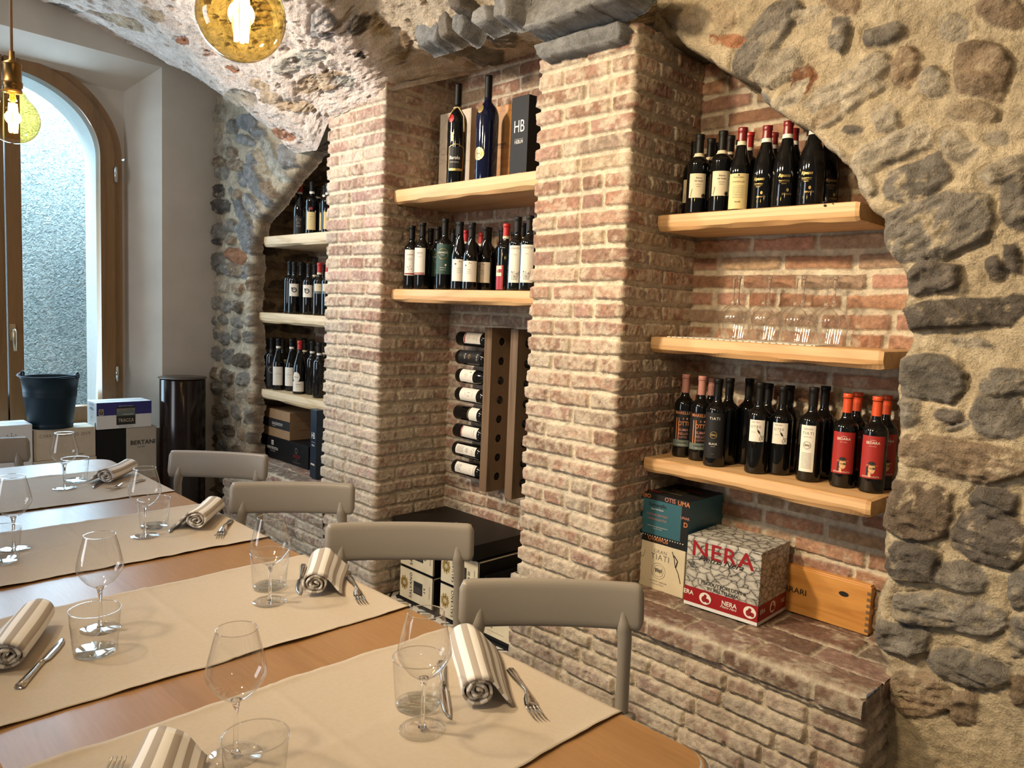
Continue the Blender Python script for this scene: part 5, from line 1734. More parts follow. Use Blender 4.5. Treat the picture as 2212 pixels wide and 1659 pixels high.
def shelf_bottles(items, z, ymin, ymax, xmin, xmax, shelf_name, group):
    """items: (px, py of the capsule top, Y, style, turn, row)"""
    B = []
    for (px, py, Y, st, turn, row) in items:
        q = P(px, py, Y=Y)
        B.append([q.x, q.y, q.z - z, STY[st]['r'] + 0.0012, st, turn, row, px])
    for it in range(400):          # standing bottles never share space: nudge apart
        mv = False
        for i in range(len(B)):
            for j in range(i):
                dx, dy = B[i][0] - B[j][0], B[i][1] - B[j][1]
                d = math.hypot(dx, dy); need = B[i][3] + B[j][3]
                if d < need:
                    mv = True
                    if d < 1e-5: dx, dy, d = 1, 0, 1
                    p = (need - d) / 2 + 1e-4
                    wi, wj = (0.4, 1.6) if (B[i][6] == 'front' and B[j][6] != 'front') else ((1.6, 0.4) if (B[j][6] == 'front' and B[i][6] != 'front') else (1, 1))
                    B[i][0] += dx / d * p * wi; B[i][1] += dy / d * p * wi
                    B[j][0] -= dx / d * p * wj; B[j][1] -= dy / d * p * wj
        for b in B:
            b[0] = min(max(b[0], xmin + b[3]), xmax - b[3]); b[1] = min(max(b[1], ymin + b[3]), ymax - b[3])
        if not mv: break
    for row in sorted(set(b[6] for b in B)):
        R = sorted([b for b in B if b[6] == row], key=lambda b: b[7])
        for n_, b in enumerate(R):
            h = min(max(b[2], 0.285), 0.33) if b[4] not in ('barolo', 'blue') else b[2]
            az = math.atan2(-b[1], -b[0]) + b[5]
            lb = '%s, %s from left, %s row, %s' % (STY[b[4]]['look'], ORD[n_], row, shelf_name)
            bottle(b[4], (b[0], b[1], z + 0.0006), h, az, lb, group)


Z3 = (1.826 - 1.47) * 2.362 / 2.27 + 1.47, (1.4035 - 1.47) * 2.362 / 2.27 + 1.47, 0.952
# right alcove, lowest shelf
shelf_bottles([(1484.7, 809.4, 2.50, 'coffee', -.1, 'front'), (1517.6, 811.7, 2.49, 'coffee', 0, 'front'), (1542, 814, 2.59, 'coffee', 0, 'back'), (1556.8, 818.8, 2.45, 'black', -.15, 'front'),
               (1581.5, 818.8, 2.51, 'dark', 0, 'back'), (1607.4, 819.5, 2.56, 'dark', 0, 'back'), (1646.9, 830, 2.46, 'compass', -.1, 'front'), (1664.5, 830.5, 2.58, 'dark', 0, 'back'),
               (1694.6, 836, 2.52, 'compass', -.1, 'front'), (1711.5, 835, 2.60, 'dark', 0, 'back'), (1759.7, 836, 2.49, 'gran', -.25, 'front'), (1784.4, 836.4, 2.58, 'dark', 0, 'back'),
               (1833.7, 850, 2.50, 'redface', -.1, 'front'), (1856, 850.5, 2.59, 'redface', 0, 'back'), (1899.6, 856.4, 2.51, 'redface', -.1, 'front'), (1919.6, 856.4, 2.59, 'redface', .3, 'back')],
              Z3[2], 2.385, 2.622, -1.675, -0.80, 'lowest right alcove shelf', 'bottles on the lowest shelf of the right alcove')
# right alcove, top shelf
shelf_bottles([(1500, 328, 2.52, 'docg', -.3, 'back'), (1511.9, 315.8, 2.43, 'docg', 0, 'front'), (1536.7, 322.8, 2.51, 'docg', .2, 'back'), (1566.6, 316, 2.43, 'docg', 0, 'front'), (1553, 333, 2.58, 'band', 0, 'back'),
               (1584.7, 324.4, 2.51, 'band', 0, 'back'), (1598, 333, 2.58, 'band', 0, 'back'), (1616.3, 298.9, 2.43, 'daniella', -.1, 'front'), (1632, 307.5, 2.51, 'redcap', 0, 'back'), (1655, 279.9, 2.44, 'ripassa', -.45, 'front'),
               (1672, 289, 2.53, 'ripassa', 0, 'back'), (1703, 276, 2.44, 'ripassa', -.05, 'front'), (1720, 286.7, 2.53, 'ripassa', 0, 'back'), (1747.4, 271, 2.45, 'ripassa', -.35, 'front'), (1765, 291, 2.54, 'ripassa', .3, 'back'),
               (1782, 312, 2.58, 'ripassa', .4, 'back')],
              Z3[0], 2.385, 2.622, -1.675, -0.95, 'top right alcove shelf', 'bottles on the top shelf of the right alcove')
# middle alcove, lower shelf
Z2L = 1.557; Z2U = 2.035
shelf_bottles([(890.9, 487.3, 2.33, 'pinkdots', -.2, 'front'), (914, 484, 2.33, 'greto', -.4, 'front'), (922.5, 492.7, 2.45, 'dark', 0, 'back'), (946.6, 490.6, 2.42, 'green', .1, 'back'), (962.6, 473.8, 2.33, 'green', -.15, 'front'),
               (940, 498, 2.53, 'dark', 0, 'back'), (980, 497, 2.53, 'dark', 0, 'back'), (990.9, 478.8, 2.44, 'dark', 0, 'back'), (995, 482, 2.33, 'dots', 0, 'front'), (1010.7, 497, 2.53, 'redcap', 0, 'back'), (1027.6, 487, 2.35, 'dots', -.2, 'front'),
               (1021.7, 484, 2.44, 'dark', 0, 'back'), (1037, 502, 2.57, 'redcap', 0, 'back'), (1047.8, 489.4, 2.40, 'dots', -.3, 'front'), (1056, 492.7, 2.49, 'dark', 0, 'back'), (1074.4, 493.6, 2.46, 'dark', 0, 'back'),
               (1095, 483.9, 2.36, 'redblock', -.9, 'front'), (1104.8, 502, 2.54, 'dark', 0, 'back'), (1120, 469.5, 2.33, 'xpanto', -.2, 'front'), (1131, 481, 2.44, 'band', 0, 'back'), (1145.7, 466, 2.32, 'xpanto', -.2, 'front')],
              Z2L, 2.275, 2.625, -3.14, -2.15, 'lower middle alcove shelf', 'bottles on the lower shelf of the middle alcove')
shelf_bottles([(991, 182.5, 2.40, 'barolo', -.05, 'front'), (1056.5, 166, 2.40, 'blue', -.05, 'front')], Z2U, 2.28, 2.46, -3.14, -2.15, 'top middle alcove shelf', 'tall bottles on the top shelf of the middle alcove')
# left alcove
Z1 = 1.47 + (1.872 - 1.47) * 2.35 / 2.3, 1.40, 0.905
shelf_bottles([(648.3, 399, 2.42, 'chest', -.2, 'front'), (678, 394.4, 2.43, 'notch', -.1, 'front'), (687, 405, 2.54, 'band', 0, 'back'), (699, 399.8, 2.47, 'notch', -.1, 'front'), (709, 396, 2.44, 'notch', .1, 'front')],
              Z1[0], 2.375, 2.76, -4.72, -3.70, 'top left alcove shelf', 'bottles on the top shelf of the left alcove')
shelf_bottles([(627.7, 565, 2.46, 'dark', 0, 'back'), (636.3, 568, 2.42, 'whirl', 0, 'front'), (650, 567, 2.53, 'dark', 0, 'back'), (668, 570, 2.45, 'whirl', -.3, 'front'), (656, 569, 2.60, 'dark', 0, 'back'), (681, 573, 2.53, 'band', 0, 'back'),
               (691, 567, 2.43, 'halfwhite', 0, 'front'), (699.5, 573, 2.53, 'dark', 0, 'back'), (709, 568, 2.43, 'halfwhite', 0, 'front')],
              Z1[1], 2.375, 2.76, -4.72, -3.70, 'middle left alcove shelf', 'bottles on the middle shelf of the left alcove')
shelf_bottles([(567.5, 720, 2.43, 'arc', .2, 'front'), (590.7, 720.7, 2.56, 'dark', 0, 'back'), (584, 730.6, 2.48, 'figure', -.1, 'front'), (602, 727, 2.42, 'corvina', -.1, 'front'), (612.8, 720.7, 2.58, 'dark', 0, 'back'), (630.8, 728.5, 2.47, 'corvina', -.5, 'front'),
               (648, 731.6, 2.43, 'comma', -.2, 'front'), (659, 731.6, 2.54, 'band', 0, 'back'), (675.7, 732.7, 2.48, 'slim', -.3, 'front'), (690.5, 731.6, 2.43, 'slim', -.3, 'front'), (701, 733, 2.54, 'band', 0, 'back')],
              Z1[2], 2.375, 2.76, -4.72, -3.70, 'lowest left alcove shelf', 'bottles on the lowest shelf of the left alcove')

# raffia tie on the barolo-style bottle is a part of that bottle
for o in list(COL.objects):
    if o.get('label', '').startswith('tall slim black bottle'):
        hb = 0.480; ra = MB()
        ra.tube([(0.0185 * math.cos(2 * PI * k / 20), 0.0185 * math.sin(2 * PI * k / 20), hb * 0.772) for k in range(20)], 0.0036, 6, closed=True)
        ra.tube([(0.0185, 0.004, hb * 0.772), (0.028, 0.016, hb * 0.735), (0.040, 0.030, hb * 0.68), (0.0405, 0.033, hb * 0.60), (0.0405, 0.034, hb * 0.535)], 0.0026, 6)
        ra.tube([(0.0185, -0.004, hb * 0.772), (0.024, -0.022, hb * 0.74), (0.030, -0.040, hb * 0.67)], 0.0026, 6)
        ra.build('raffia_tie', M['rope'], o)


# ---------------------------------------------------------------- shelves
def plank(x0, x1, y0, y1, zt, th, mat, label, group, seed, live=True):
    nx_ = 60
    mb = MB(); vs = []
    for i in range(nx_ + 1):
        x = x0 + (x1 - x0) * i / nx_
        w = 0.003 * math.sin(i * 0.21 + seed) + 0.0015 * math.sin(i * 0.47 + 2 * seed)
        w2 = 0.006 * math.sin(i * 0.16 + seed * 3)
        b = 0.008
        e = 0.004 if i in (0, nx_) else 0
        sec = [(y0 + b * .3 + e, zt - 0.001 - b * .25), (y0 + b, zt - e), (y1, zt - e), (y1, zt - th + e), (y0 + 0.018 + w2, zt - th + e + max(0, -w)), (y0 + 0.004 + e, zt - th + 0.012 + max(0, w) * 1.6), (y0 + e, zt - th * 0.5)]
        vs += [(x, a, c) for a, c in sec]
    m = 7; fs = []
    for i in range(nx_):
        for k in range(m): fs.append([i * m + k, (i + 1) * m + k, (i + 1) * m + (k + 1) % m, i * m + (k + 1) % m])
    fs.append(list(range(m))); fs.append([nx_ * m + k for k in range(m)][::-1])
    mb.add(vs, fs, False)
    o = mb.build('wooden_shelf', mat)
    return tag(o, label, 'shelf', group)


plank(-1.676, -0.955, 2.362, 2.625, Z3[0], 0.058, M['shelf'], 'thick wooden shelf, topmost in the right alcove, with a knot', None, 1)
plank(-1.676, -0.850, 2.362, 2.625, Z3[1], 0.058, M['shelf'], 'thick wooden shelf in the right alcove carrying upturned glasses', None, 2)
plank(-1.676, -0.850, 2.362, 2.625, Z3[2], 0.056, M['shelf'], 'thick wooden shelf in the right alcove, lowest, above the cartons', None, 3.3)
plank(-3.158, -2.142, 2.255, 2.635, Z2U, 0.070, M['shelf'], 'thick wooden shelf high in the middle alcove with tall bottles and boxes', None, 4)
plank(-3.158, -2.142, 2.255, 2.635, Z2L, 0.062, M['shelf'], 'thick wooden shelf in the middle alcove above the bottle racks', None, 5)
plank(-4.690, -3.672, 2.350, 2.790, Z1[0], 0.066, M['shelf_pale'], 'pale wooden shelf, topmost in the left alcove', None, 6)
plank(-4.775, -3.672, 2.350, 2.790, Z1[1], 0.066, M['shelf_pale'], 'pale wooden shelf in the middle of the left alcove', None, 7)
plank(-4.775, -3.672, 2.350, 2.790, Z1[2], 0.064, M['shelf_pale'], 'pale wooden shelf, lowest in the left alcove, above cartons', None, 8.2)

kn = P(1782, 444, Y=2.3612); ko = [o for o in COL.objects if o.get('label', '').startswith('thick wooden shelf, topmost')][0]
print2d('knot', [place2d(disc2d(0, 0, .0045, .0035), 0, 0), place2d(disc2d(0, 0, .0035), -.006, .010), place2d(disc2d(0, 0, .003), .003, .016), place2d(disc2d(0, 0, .002), .024, .004)], on_plane((kn.x, 2.3612, kn.z), (1, 0, 0), (0, 0, 1)), M['hole'], ko)

# upturned glasses on a cloth
zc = Z3[1] + 0.0035
mb = MB()
a = P(1487, 729, Z=zc); b = P(1800, 748, Z=zc)
n = 24
mb.box(-1.610, -1.060, 2.372, 2.61, Z3[1] + 0.0005, Z3[1] + 0.0030, 0.0008)
for i in range(46):
    if i % 2: mb.box(-1.608 + i * 0.0119, -1.608 + i * 0.0119 + 0.006, 2.3712, 2.374, Z3[1] + 0.0006, Z3[1] + 0.0032, 0, 1)
tag(mb.build('shelf_cloth', [M['white'], M['greyink']]), 'thin white cloth with dashed edge under the upturned glasses', 'cloth')
ug = [(1598, 2.44, 'leftmost upturned glass, front row on the alcove shelf'), (1664, 2.44, 'second upturned glass from left, front row on the alcove shelf'), (1738, 2.44, 'third upturned glass from left, front row on the alcove shelf'), (1806, 2.44, 'rightmost upturned glass, front row on the alcove shelf'),
      (1587, 2.553, 'leftmost upturned glass, back row on the alcove shelf'), (1653, 2.553, 'second upturned glass from left, back row on the alcove shelf'), (1722, 2.553, 'third upturned glass from left, back row on the alcove shelf'), (1789, 2.553, 'rightmost upturned glass, back row on the alcove shelf')]
for px, Y, lb in ug:
    q = P(px, 597, Y=Y)
    wineglass((q.x, q.y, zc), lb, 'upturned wine glasses on the alcove shelf', up=False, k=1.06, wide=1.06)

# ---------------------------------------------------------------- bottle racks on the wall of the middle alcove
def rack(x0, x1, label, side, bott, group):
    """vertical board seen edge-on, bottles pushed through it by the neck"""
    y0, y1 = 2.495, 2.632; z0, z1 = 0.60, 1.390
    t = empty('bottle_rack', ((x0 + x1) / 2, 2.56, z0), 0, label, 'bottle rack')
    zs = [1.325 - 0.0937 * k for k in range(8)]
    hx = (x1 - x0) / 2; ya, yb = y0 - 2.563, y1 - 2.563; hc = 0.0937 / 2; R_ = 0.0195
    t.location = ((x0 + x1) / 2, 2.563, z0)
    mb = MB()
    mb.box(-hx, hx, ya, yb, zs[0] + hc - z0, z1 - z0); mb.box(-hx, hx, ya, yb, 0, zs[-1] - hc - z0)
    for zz in zs:      # board drilled right through for each neck
        angs = sorted([2 * PI * k / 24 for k in range(24)] + [math.atan2(sz * hc, yy) % (2 * PI) for yy in (ya, yb) for sz in (-1, 1)])
        vs = []; n = len(angs)
        for a in angs:
            c, s = math.cos(a), math.sin(a)
            k = min((yb if c > 0 else ya) / c if abs(c) > 1e-6 else 1e9, hc / abs(s) if abs(s) > 1e-6 else 1e9)
            for x in (-hx, hx):
                vs += [(x, R_ * c, zz - z0 + R_ * s), (x, k * c, zz - z0 + k * s)]
        fs = []
        for i in range(n):
            a, b = 4 * i, 4 * ((i + 1) % n)
            fs += [[a, a + 1, b + 1, b], [a + 2, b + 2, b + 3, a + 3], [a, b, b + 2, a + 2], [a + 1, a + 3, b + 3, b + 1]]
        mb.add(vs, fs)
    mb.build('upright', M['rackwood'], t)
    return t, zs


rack(-2.722, -2.672, 'left wooden bottle rack upright, with eight bottles lying on its left', 1, None, None)
rack(-2.545, -2.497, 'right wooden bottle rack upright, half hidden behind the brick pillar', 1, None, None)
RS = ['pinkdots', 'black', 'dots', 'redsq', 'darkw', 'greto', 'gran', 'xpanto']
style('redsq', 'bord', lab=(0.14, 0.55, 1.0, 'white'), look='bottle', prints=[('redink', [rect2d(-0.010, 0.010, 0.10, 0.122)]), ('greyink', [place2d(T('COLLE', 0.005), 0, 0.14), place2d(T('ROSSO', 0.004), 0, 0.085)]), ('whiteink', [disc2d(0, 0.111, 0.006, r0=0.0045)])])
style('darkw', 'bord', lab=(0.40, 0.60, 1.0, 'white'), look='bottle', prints=[('gold', [rect2d(-0.03, 0.03, 0.115, 0.119, 6)])])
looks = ['white label with dark red edge', 'black label with pale lettering', 'white dotted label', 'white label with red square', 'narrow white label', 'white label with chequered band', 'white label with grey crest', 'white label with inked flowers']
for k in range(8):
    zz = 1.325 - 0.0937 * k
    st = RS[k]; hb = 0.30
    xn = -2.690 if k not in (2, 3) else -2.684
    xb = xn - hb + 0.014
    t = bottle(st, (0, 0, 0), hb, 0, 'lying bottle with %s, %s from top, left rack' % (looks[k], ORD[k]), 'bottles lying in the left rack')
    # bottom towards -x, neck towards +x; label turned to the room
    R_ = Matrix.Rotation(PI / 2, 4, 'Y') @ Matrix.Rotation(PI / 2 * 0 - 1.05, 4, 'Z')
    ax = Matrix.Rotation(PI / 2, 4, 'Y')       # local z -> +x
    # local +x (label centre) should look at -y and slightly up
    q = ax @ Matrix.Rotation(-PI / 2 - 0.25, 4, 'Z')
    t.rotation_euler = q.to_euler(); t.location = (xb, 2.563, zz)
    t2 = MB()
for k in range(8):
    zz = 1.325 - 0.0937 * k
    t = bottle(['dark', 'dark', 'band', 'dark', 'band', 'band', 'compass', 'compass'][k], (0, 0, 0), 0.30, 0, 'bottle lying in right rack, behind the pillar, %s from top' % ORD[k], 'bottles lying in the right rack')
    q = Matrix.Rotation(-PI / 2, 4, 'Y') @ Matrix.Rotation(PI / 2, 4, 'Z')
    t.rotation_euler = q.to_euler(); t.location = (-2.525 + 0.292, 2.563, zz)
# ---------------------------------------------------------------- cartons
def carton(name, loc, w, d, h, rz, mat, label, cat='box', group=None, prints=(), bev=0.0025, part='carton', flaps=True):
    """local x = width, -y = front, z up. prints: (face, material, [shapes]); face in front/left/right/top, origin at the face's lower-left corner"""
    t = empty(name, loc, rz, label, cat, group)
    mb = MB(); mb.box(-w / 2, w / 2, -d / 2, d / 2, 0, h, bev)
    body = mb.build(part, mat, t)
    e = 0.0007
    maps = {'front': ((-w / 2, -d / 2 - e, 0), (1, 0, 0), (0, 0, 1)), 'left': ((-w / 2 - e, d / 2, 0), (0, -1, 0), (0, 0, 1)),
            'right': ((w / 2 + e, -d / 2, 0), (0, 1, 0), (0, 0, 1)), 'top': ((-w / 2, -d / 2, h + e), (1, 0, 0), (0, 1, 0))}
    lay = {}
    for face, m, shapes in prints:
        k = lay.get(face, 0); lay[face] = k + 1
        O, U, V = maps[face]
        nrm = Vector(U).cross(Vector(V))
        O = Vector(O) + nrm * (0.0003 * k)
        print2d('printing', shapes, on_plane(O, U, V), M[m], body)
    if flaps:
        f = MB(); f.box(-w / 2 + 0.004, w / 2 - 0.004, -0.0007, 0.0007, h - 0.0002, h + 0.0006)
        f.build('flap_seam', M['hole'], body)
    return t


pl = place2d
# --- right alcove, on the bench
bz = BENCH + 0.004
a = P(1477, 1302, Z=bz); b = P(1635, 1353, Z=bz); c = P(1695, 1312, Z=bz)
w = (b - a).length; rz = math.atan2(b.y - a.y, b.x - a.x); d = 0.225
tl = P(1636, 1193, Y=b.y)
hN = tl.z - bz
nrm = Vector((-math.sin(rz), math.cos(rz), 0))
ctr = (a + b) / 2 + nrm * d / 2
NW, NH = w, hN
band_t = 0.068


def seal(x, y, s=1.0): return [pl(disc2d(0, 0, 0.023 * s, 0.021 * s, 24), x, y)]
def sealpic(x, y, s=1.0): return [pl(disc2d(0, 0, 0.010 * s, 0.011 * s), x - 0.004 * s, y - 0.003), pl(disc2d(0, 0, 0.008 * s, 0.008 * s), x + 0.009 * s, y - 0.006), pl(disc2d(0, 0, 0.006 * s), x, y + 0.009)]


carton('wine_carton', (ctr.x, ctr.y, bz), NW, d, NH, rz, M['pebble'], 'carton printed with a grey stone wall and large red lettering, front of the bench', 'box', None, [
    ('front', 'redprint', [rect2d(0, NW, 0.012, band_t)]), ('front', 'whitebox', [rect2d(0, NW, 0.0, 0.012)]),
    ('right', 'redprint', [rect2d(0, d, 0.012, band_t)]), ('right', 'whitebox', [rect2d(0, d, 0.0, 0.012)]),
    ('front', 'redprint', [pl(T('NERA', 0.056, 0.012, 1.12, 0, 1.1), NW * 0.50, NH * 0.735)]),
    ('front', 'ink', [pl(T('Pietro Nera', 0.020, 0.004, 1.25, 0.5), NW * 0.48, NH * 0.69, 0.02), line2d([(NW * .08, NH * .66), (NW * .3, NH * .74)], .0012), line2d([(NW * .5, NH * .60), (NW * .72, NH * .78)], .0012)]),
    ('front', 'ink', [pl(T('PRODUTTORI DI VINI', 0.0125, 0.004), NW * 0.53, NH * 0.36), pl(T('IN VALTELLINA', 0.0125, 0.004), NW * 0.53, NH * 0.29)]),
    ('front', 'whiteink', [pl(T('ERA', 0.016, 0.02), NW * 0.065, 0.040)] + seal(NW * 0.30, 0.040) + [pl(T('NERA', 0.016, 0.02), NW * 0.63, 0.037), pl(T('Pietro Nera', 0.009, 0.006, 1, .5), NW * 0.62, 0.027)] + seal(NW * 0.90, 0.040, 1.0)),
    ('front', 'redink', sealpic(NW * 0.30, 0.040) + sealpic(NW * 0.90, 0.040)),
    ('right', 'whiteink', [pl(T('ERA', 0.016, 0.02), 0.035, 0.036), pl(T('NE', 0.016, 0.02), 0.195, 0.036)] + seal(0.112, 0.040)), ('right', 'redink', sealpic(0.112, 0.040))])

# gran tiati + teal carton stacked in the corner
q0 = P(1360, 1256, Z=bz); xl = q0.x
y0 = q0.y
gt_h = P(1364, 1159, Y=y0).z - bz
gt_w = 0.235
gx = xl + gt_w / 2
gy = y0 + 0.125
pr_gt = [('front', 'greyink', [pl(T('GRAN', 0.014, 0.0, 1, 0, 1.15), 0.128, gt_h * 0.80), pl(T('TIATI', 0.022, 0.004, 1, 0, 1.15), 0.128, gt_h * 0.66), pl(disc2d(0, 0, 0.031, r0=0.0295), 0.124, gt_h * 0.42), pl(disc2d(0, 0, 0.0225, r0=0.0215), 0.124, gt_h * 0.42),
                               pl(scribble2d(0, 0, 0.032, 0.022, 0.0022, 12), 0.124, gt_h * 0.43), pl(T('CANTINE TEANUM', 0.0065), 0.124, gt_h * 0.17), pl(T('PUGLIA ITALY', 0.0065), 0.124, gt_h * 0.11)]),
         ('front', 'ink', [line2d([(0.002, gt_h * .72), (0.012, gt_h * .83), (0.034, gt_h * .92)], .0022), line2d([(0.002, gt_h * .62), (0.03, gt_h * .60), (0.055, gt_h * .66), (0.06, gt_h * .80)], .0009), line2d([(0.180, gt_h * .92), (0.190, gt_h * .78), (0.196, gt_h * .62), (0.21, gt_h * .5), (0.222, gt_h * .3)], .003),
                           line2d([(0.188, gt_h * .85), (0.205, gt_h * .75), (0.198, gt_h * .60)], .0045)])]
carton('wine_carton', (gx, gy, bz), gt_w, 0.24, gt_h, 0, M['creambox'], 'cream carton with round seal, under the teal carton in the corner', 'box', None, pr_gt)
q1 = P(1364, 1150, Y=y0 - 0.0); th_ = P(1367, 1057, Y=y0).z - (bz + gt_h) 
te_w = P(1501, 1090, Y=y0).x - P(1367, 1057, Y=y0).x - 0.034
te_prints = [('front', 'darklabel', [rect2d(0, te_w, 0, th_)]), ('front', 'teal', [rect2d(0.016, te_w - 0.030, 0.030, th_ - 0.022)]),
             ('front', 'orange', [pl(T('AREIIO', 0.015, .02), 0.040, th_ - 0.018), pl(T('OI', 0.018, .02), 0.010, th_ * .60), pl(T('UMA', 0.017, .02), te_w - 0.022, th_ - 0.020), pl(T('D', 0.018, .02), te_w - 0.010, th_ * .48), pl(T('OVAWUS', 0.015, .02), te_w * .48, 0.008)]),
             ('front', 'pink', [pl(T('OTIS', 0.016, .02), te_w * .66, th_ - 0.018), pl(T('UMAR', 0.010, .02), te_w - 0.014, th_ * .63), pl(T('CONTIENE 6 BOTTIGLIE', 0.0075, .01, .8), te_w * .44, th_ * .56), pl(T('CONTAINS 6 BOTTLES', 0.0075, .01, .8), te_w * .44, th_ * .47)]),
             ('front', 'ink', [pl(T('Sumarello', 0.014, .012), te_w * .44, th_ * .75)]),
             ('front', 'whiteink', [pl(T('NERO DI TROIA', 0.0055, .01), te_w * .44, th_ * .68), pl(T('CANTINA SOCIALE INDICAZIONE GEOGRAFICA', 0.003), te_w * .46, th_ * .33), pl(T('VINO ROSSO PUGLIA', 0.003), te_w * .46, th_ * .29)] +
              [rect2d(0.012 + .011 * k, 0.016 + .011 * k, 0.022, 0.026) for k in range(int(te_w / .0115))]),
             ('top', 'darklabel', [rect2d(0, te_w, 0, 0.24)]), ('top', 'gold', [pl(T('TESI', 0.03, .02), te_w * .5, .10), rect2d(te_w * .3, te_w * .7, .06, .065)]), ('top', 'redink', [rect2d(te_w * .1, te_w * .4, .03, .045), rect2d(te_w * .5, te_w * .8, .15, .17)])]
M['tealbox'] = M['teal']
carton('wine_carton', (xl + te_w / 2, gy, bz + gt_h + 0.0005), te_w, 0.24, th_, 0, M['teal'], 'petrol blue carton with orange lettered border, on top of the cream carton', 'box', None, te_prints)

# wooden crate
a = P(1706, 1320, Z=bz); b = P(1874, 1374, Z=bz)
yc = (a.y + b.y) / 2; cw = 0.34
ch = P(1881, 1270, Y=yc).z - bz
crx = b.x - cw / 2
cr = carton('wine_crate', (crx, yc + 0.05, bz), cw, 0.10, ch, 0, M['cratewood'], 'orange-brown wooden wine crate with oval handle hole, behind the stone print carton', 'crate', None,
            [('front', 'ink', [pl(T('FERRARI', 0.020, .012, 1.1), 0.070, ch * 0.44)]), ('front', 'orange', [pl(T('TRENTO', 0.005), 0.085, ch * 0.36)]), ('front', 'hole', [pl(disc2d(0, 0, 0.0165, 0.0085), cw - 0.088, ch * .72)])] +
            [('front', 'rackwood', [rect2d(cw - 0.012, cw - 0.002, 0.010 + 0.021 * k, 0.020 + 0.021 * k) for k in range(int(ch / .0215))])], part='crate_body', flaps=False)
lid = MB(); lid.box(-cw / 2 + 0.004, cw / 2 - 0.004, -0.046, 0.046, ch - 0.001, ch + 0.006, 0.002); lid.build('lid', M['cratewood'], cr)

# --- top shelf of the middle alcove
zz = Z2U + 0.0008
# beige gift box behind the seal bottle
a = P(953, 246, Y=2.50); b = P(1027, 252, Y=2.50)
bw, bh = 0.235, a.z - zz
carton('gift_box', (-3.118 + bw / 2, 2.555, zz), bw, 0.11, bh - 0.004, 0, M['palekraft'], 'beige gift box with branch lines, behind the bottle with the red seal', 'gift box', None,
       [('front', 'greyink', [line2d([(0.0, bh * .78), (0.06, bh * .92), (0.02, bh * 1.0)], .0012), line2d([(0, bh * .70), (0.03, bh * .66), (0.0, bh * .60)], .0012), line2d([(0, bh * .22), (0.04, bh * .18), (0.06, bh * .10)], .0014), line2d([(0, bh * .38), (.05, bh * .42), (.09, bh * .33)], .0012),
                              line2d([(.15, bh * .2), (.19, bh * .4), (.235, bh * .36)], .0012), line2d([(.16, bh * .8), (.2, bh * .7), (.235, bh * .72)], .0012), pl(disc2d(0, 0, .030, r0=.0288), .030, bh * .5), pl(disc2d(0, 0, .022, r0=.021), .205, bh * .56), pl(T('Casale', .008), .030, bh * .49)])], part='box_body', flaps=False)
bw = 0.135; a = P(1068, 227, Y=2.50); bh = a.z - zz
carton('gift_box', (-2.735 + bw / 2, 2.555, zz), bw, 0.12, bh - 0.012, 0, M['cratewood'], 'reddish-brown wooden gift box right of the blue bottle', 'gift box', None,
       [('front', 'ink', [pl(T('FERRARI', .011, .01), .080, bh * .50), pl(T('TRENTO', .005), .080, bh * .47), pl(T('V', .008), .08, bh * .55)])], part='box_body', flaps=False)
a = P(1111, 378, Y=2.33); bw = 0.105; bh = 0.335
carton('gift_box', (-2.435 + bw / 2, 2.39, zz), bw, 0.105, bh, -0.03, M['blackbox'], 'tall black gift box with large monogram, on the high middle shelf', 'gift box', None,
       [('front', 'whiteink', [pl(T('HB', 0.052, -.004, .72), bw * .5, bh * .56), pl(T('HEBLIN', .0155, -.002, .72), bw * .5, bh * .42), rect2d(bw * .25, bw * .75, bh * .475, bh * .477)]), ('front', 'palekraft', [rect2d(bw * .12, bw * .72, 0.0, 0.018)])], part='box_body', flaps=False)

# --- left alcove bench
zb = BENCH + 0.004
carton('wine_carton', ((-4.812 - 4.178) / 2 - 0.0 + 0.01, 2.53, zb), 0.61, 0.25, 0.142, 0, M['blackbox'], 'long black carton with white crest and red print, on the left brick ledge', 'box', None,
       [('front', 'whiteink', [pl(T('MAMETE PREVOSTINI', .019, .0, .62), 0.150, 0.058), pl(rect2d(-.014, .014, 0, .030), .155, 0.088), pl(T('VALTELLINA', .006, 0, 1, 0, 1.4), .16, .045)]),
        ('front', 'ink', [rect2d(.144, .166, .094, .098), rect2d(.144, .166, .104, .108)]),
        ('front', 'redink', [pl(T('RUCCHI', .020, .01, .8), 0.470, 0.050)]), ('front', 'greyink', [pl(disc2d(0, 0, .015, .018, r0=.012), .465, .094), pl(T('PASSITO', .005), .47, .036), rect2d(.42, .52, .022, .023), rect2d(.43, .51, .016, .017)])], flaps=False)
sb = P(562, 882, Y=2.41)
carton('wine_carton', (-4.800 + 0.19, 2.53, zb + 0.1425), 0.375, 0.24, 0.178, 0, M['kraft'], 'brown carton with dark band, on top of the long black carton', 'box', None,
       [('front', 'ink', [rect2d(0, .375, .058, .118)]), ('right', 'redink', [rect2d(.06, .2, .06, .062), rect2d(.06, .2, .12, .122)]), ('front', 'whiteink', [pl(T('SANDROFAY', .020, -.004, .9), .215, .078), pl(T('VALTELLINA', .005), .17, .068)])])
hbx = (-4.016 - 3.905) / 2
carton('gift_box', (-3.952, 2.352, zb), 0.085, 0.090, 0.405, -0.12, M['navybox'], 'tall midnight-blue gift box with monogram, at the pillar on the left brick ledge', 'gift box', None,
       [('front', 'whiteink', [pl(T('HB', 0.038, -.004, .72), .0425, .235), pl(T('HEBLIN', .012, -.002, .72), .0425, .19), rect2d(.02, .065, .213, .2142)]), ('front', 'palekraft', [rect2d(.014, .068, .078, .088)])], part='box_body', flaps=False)
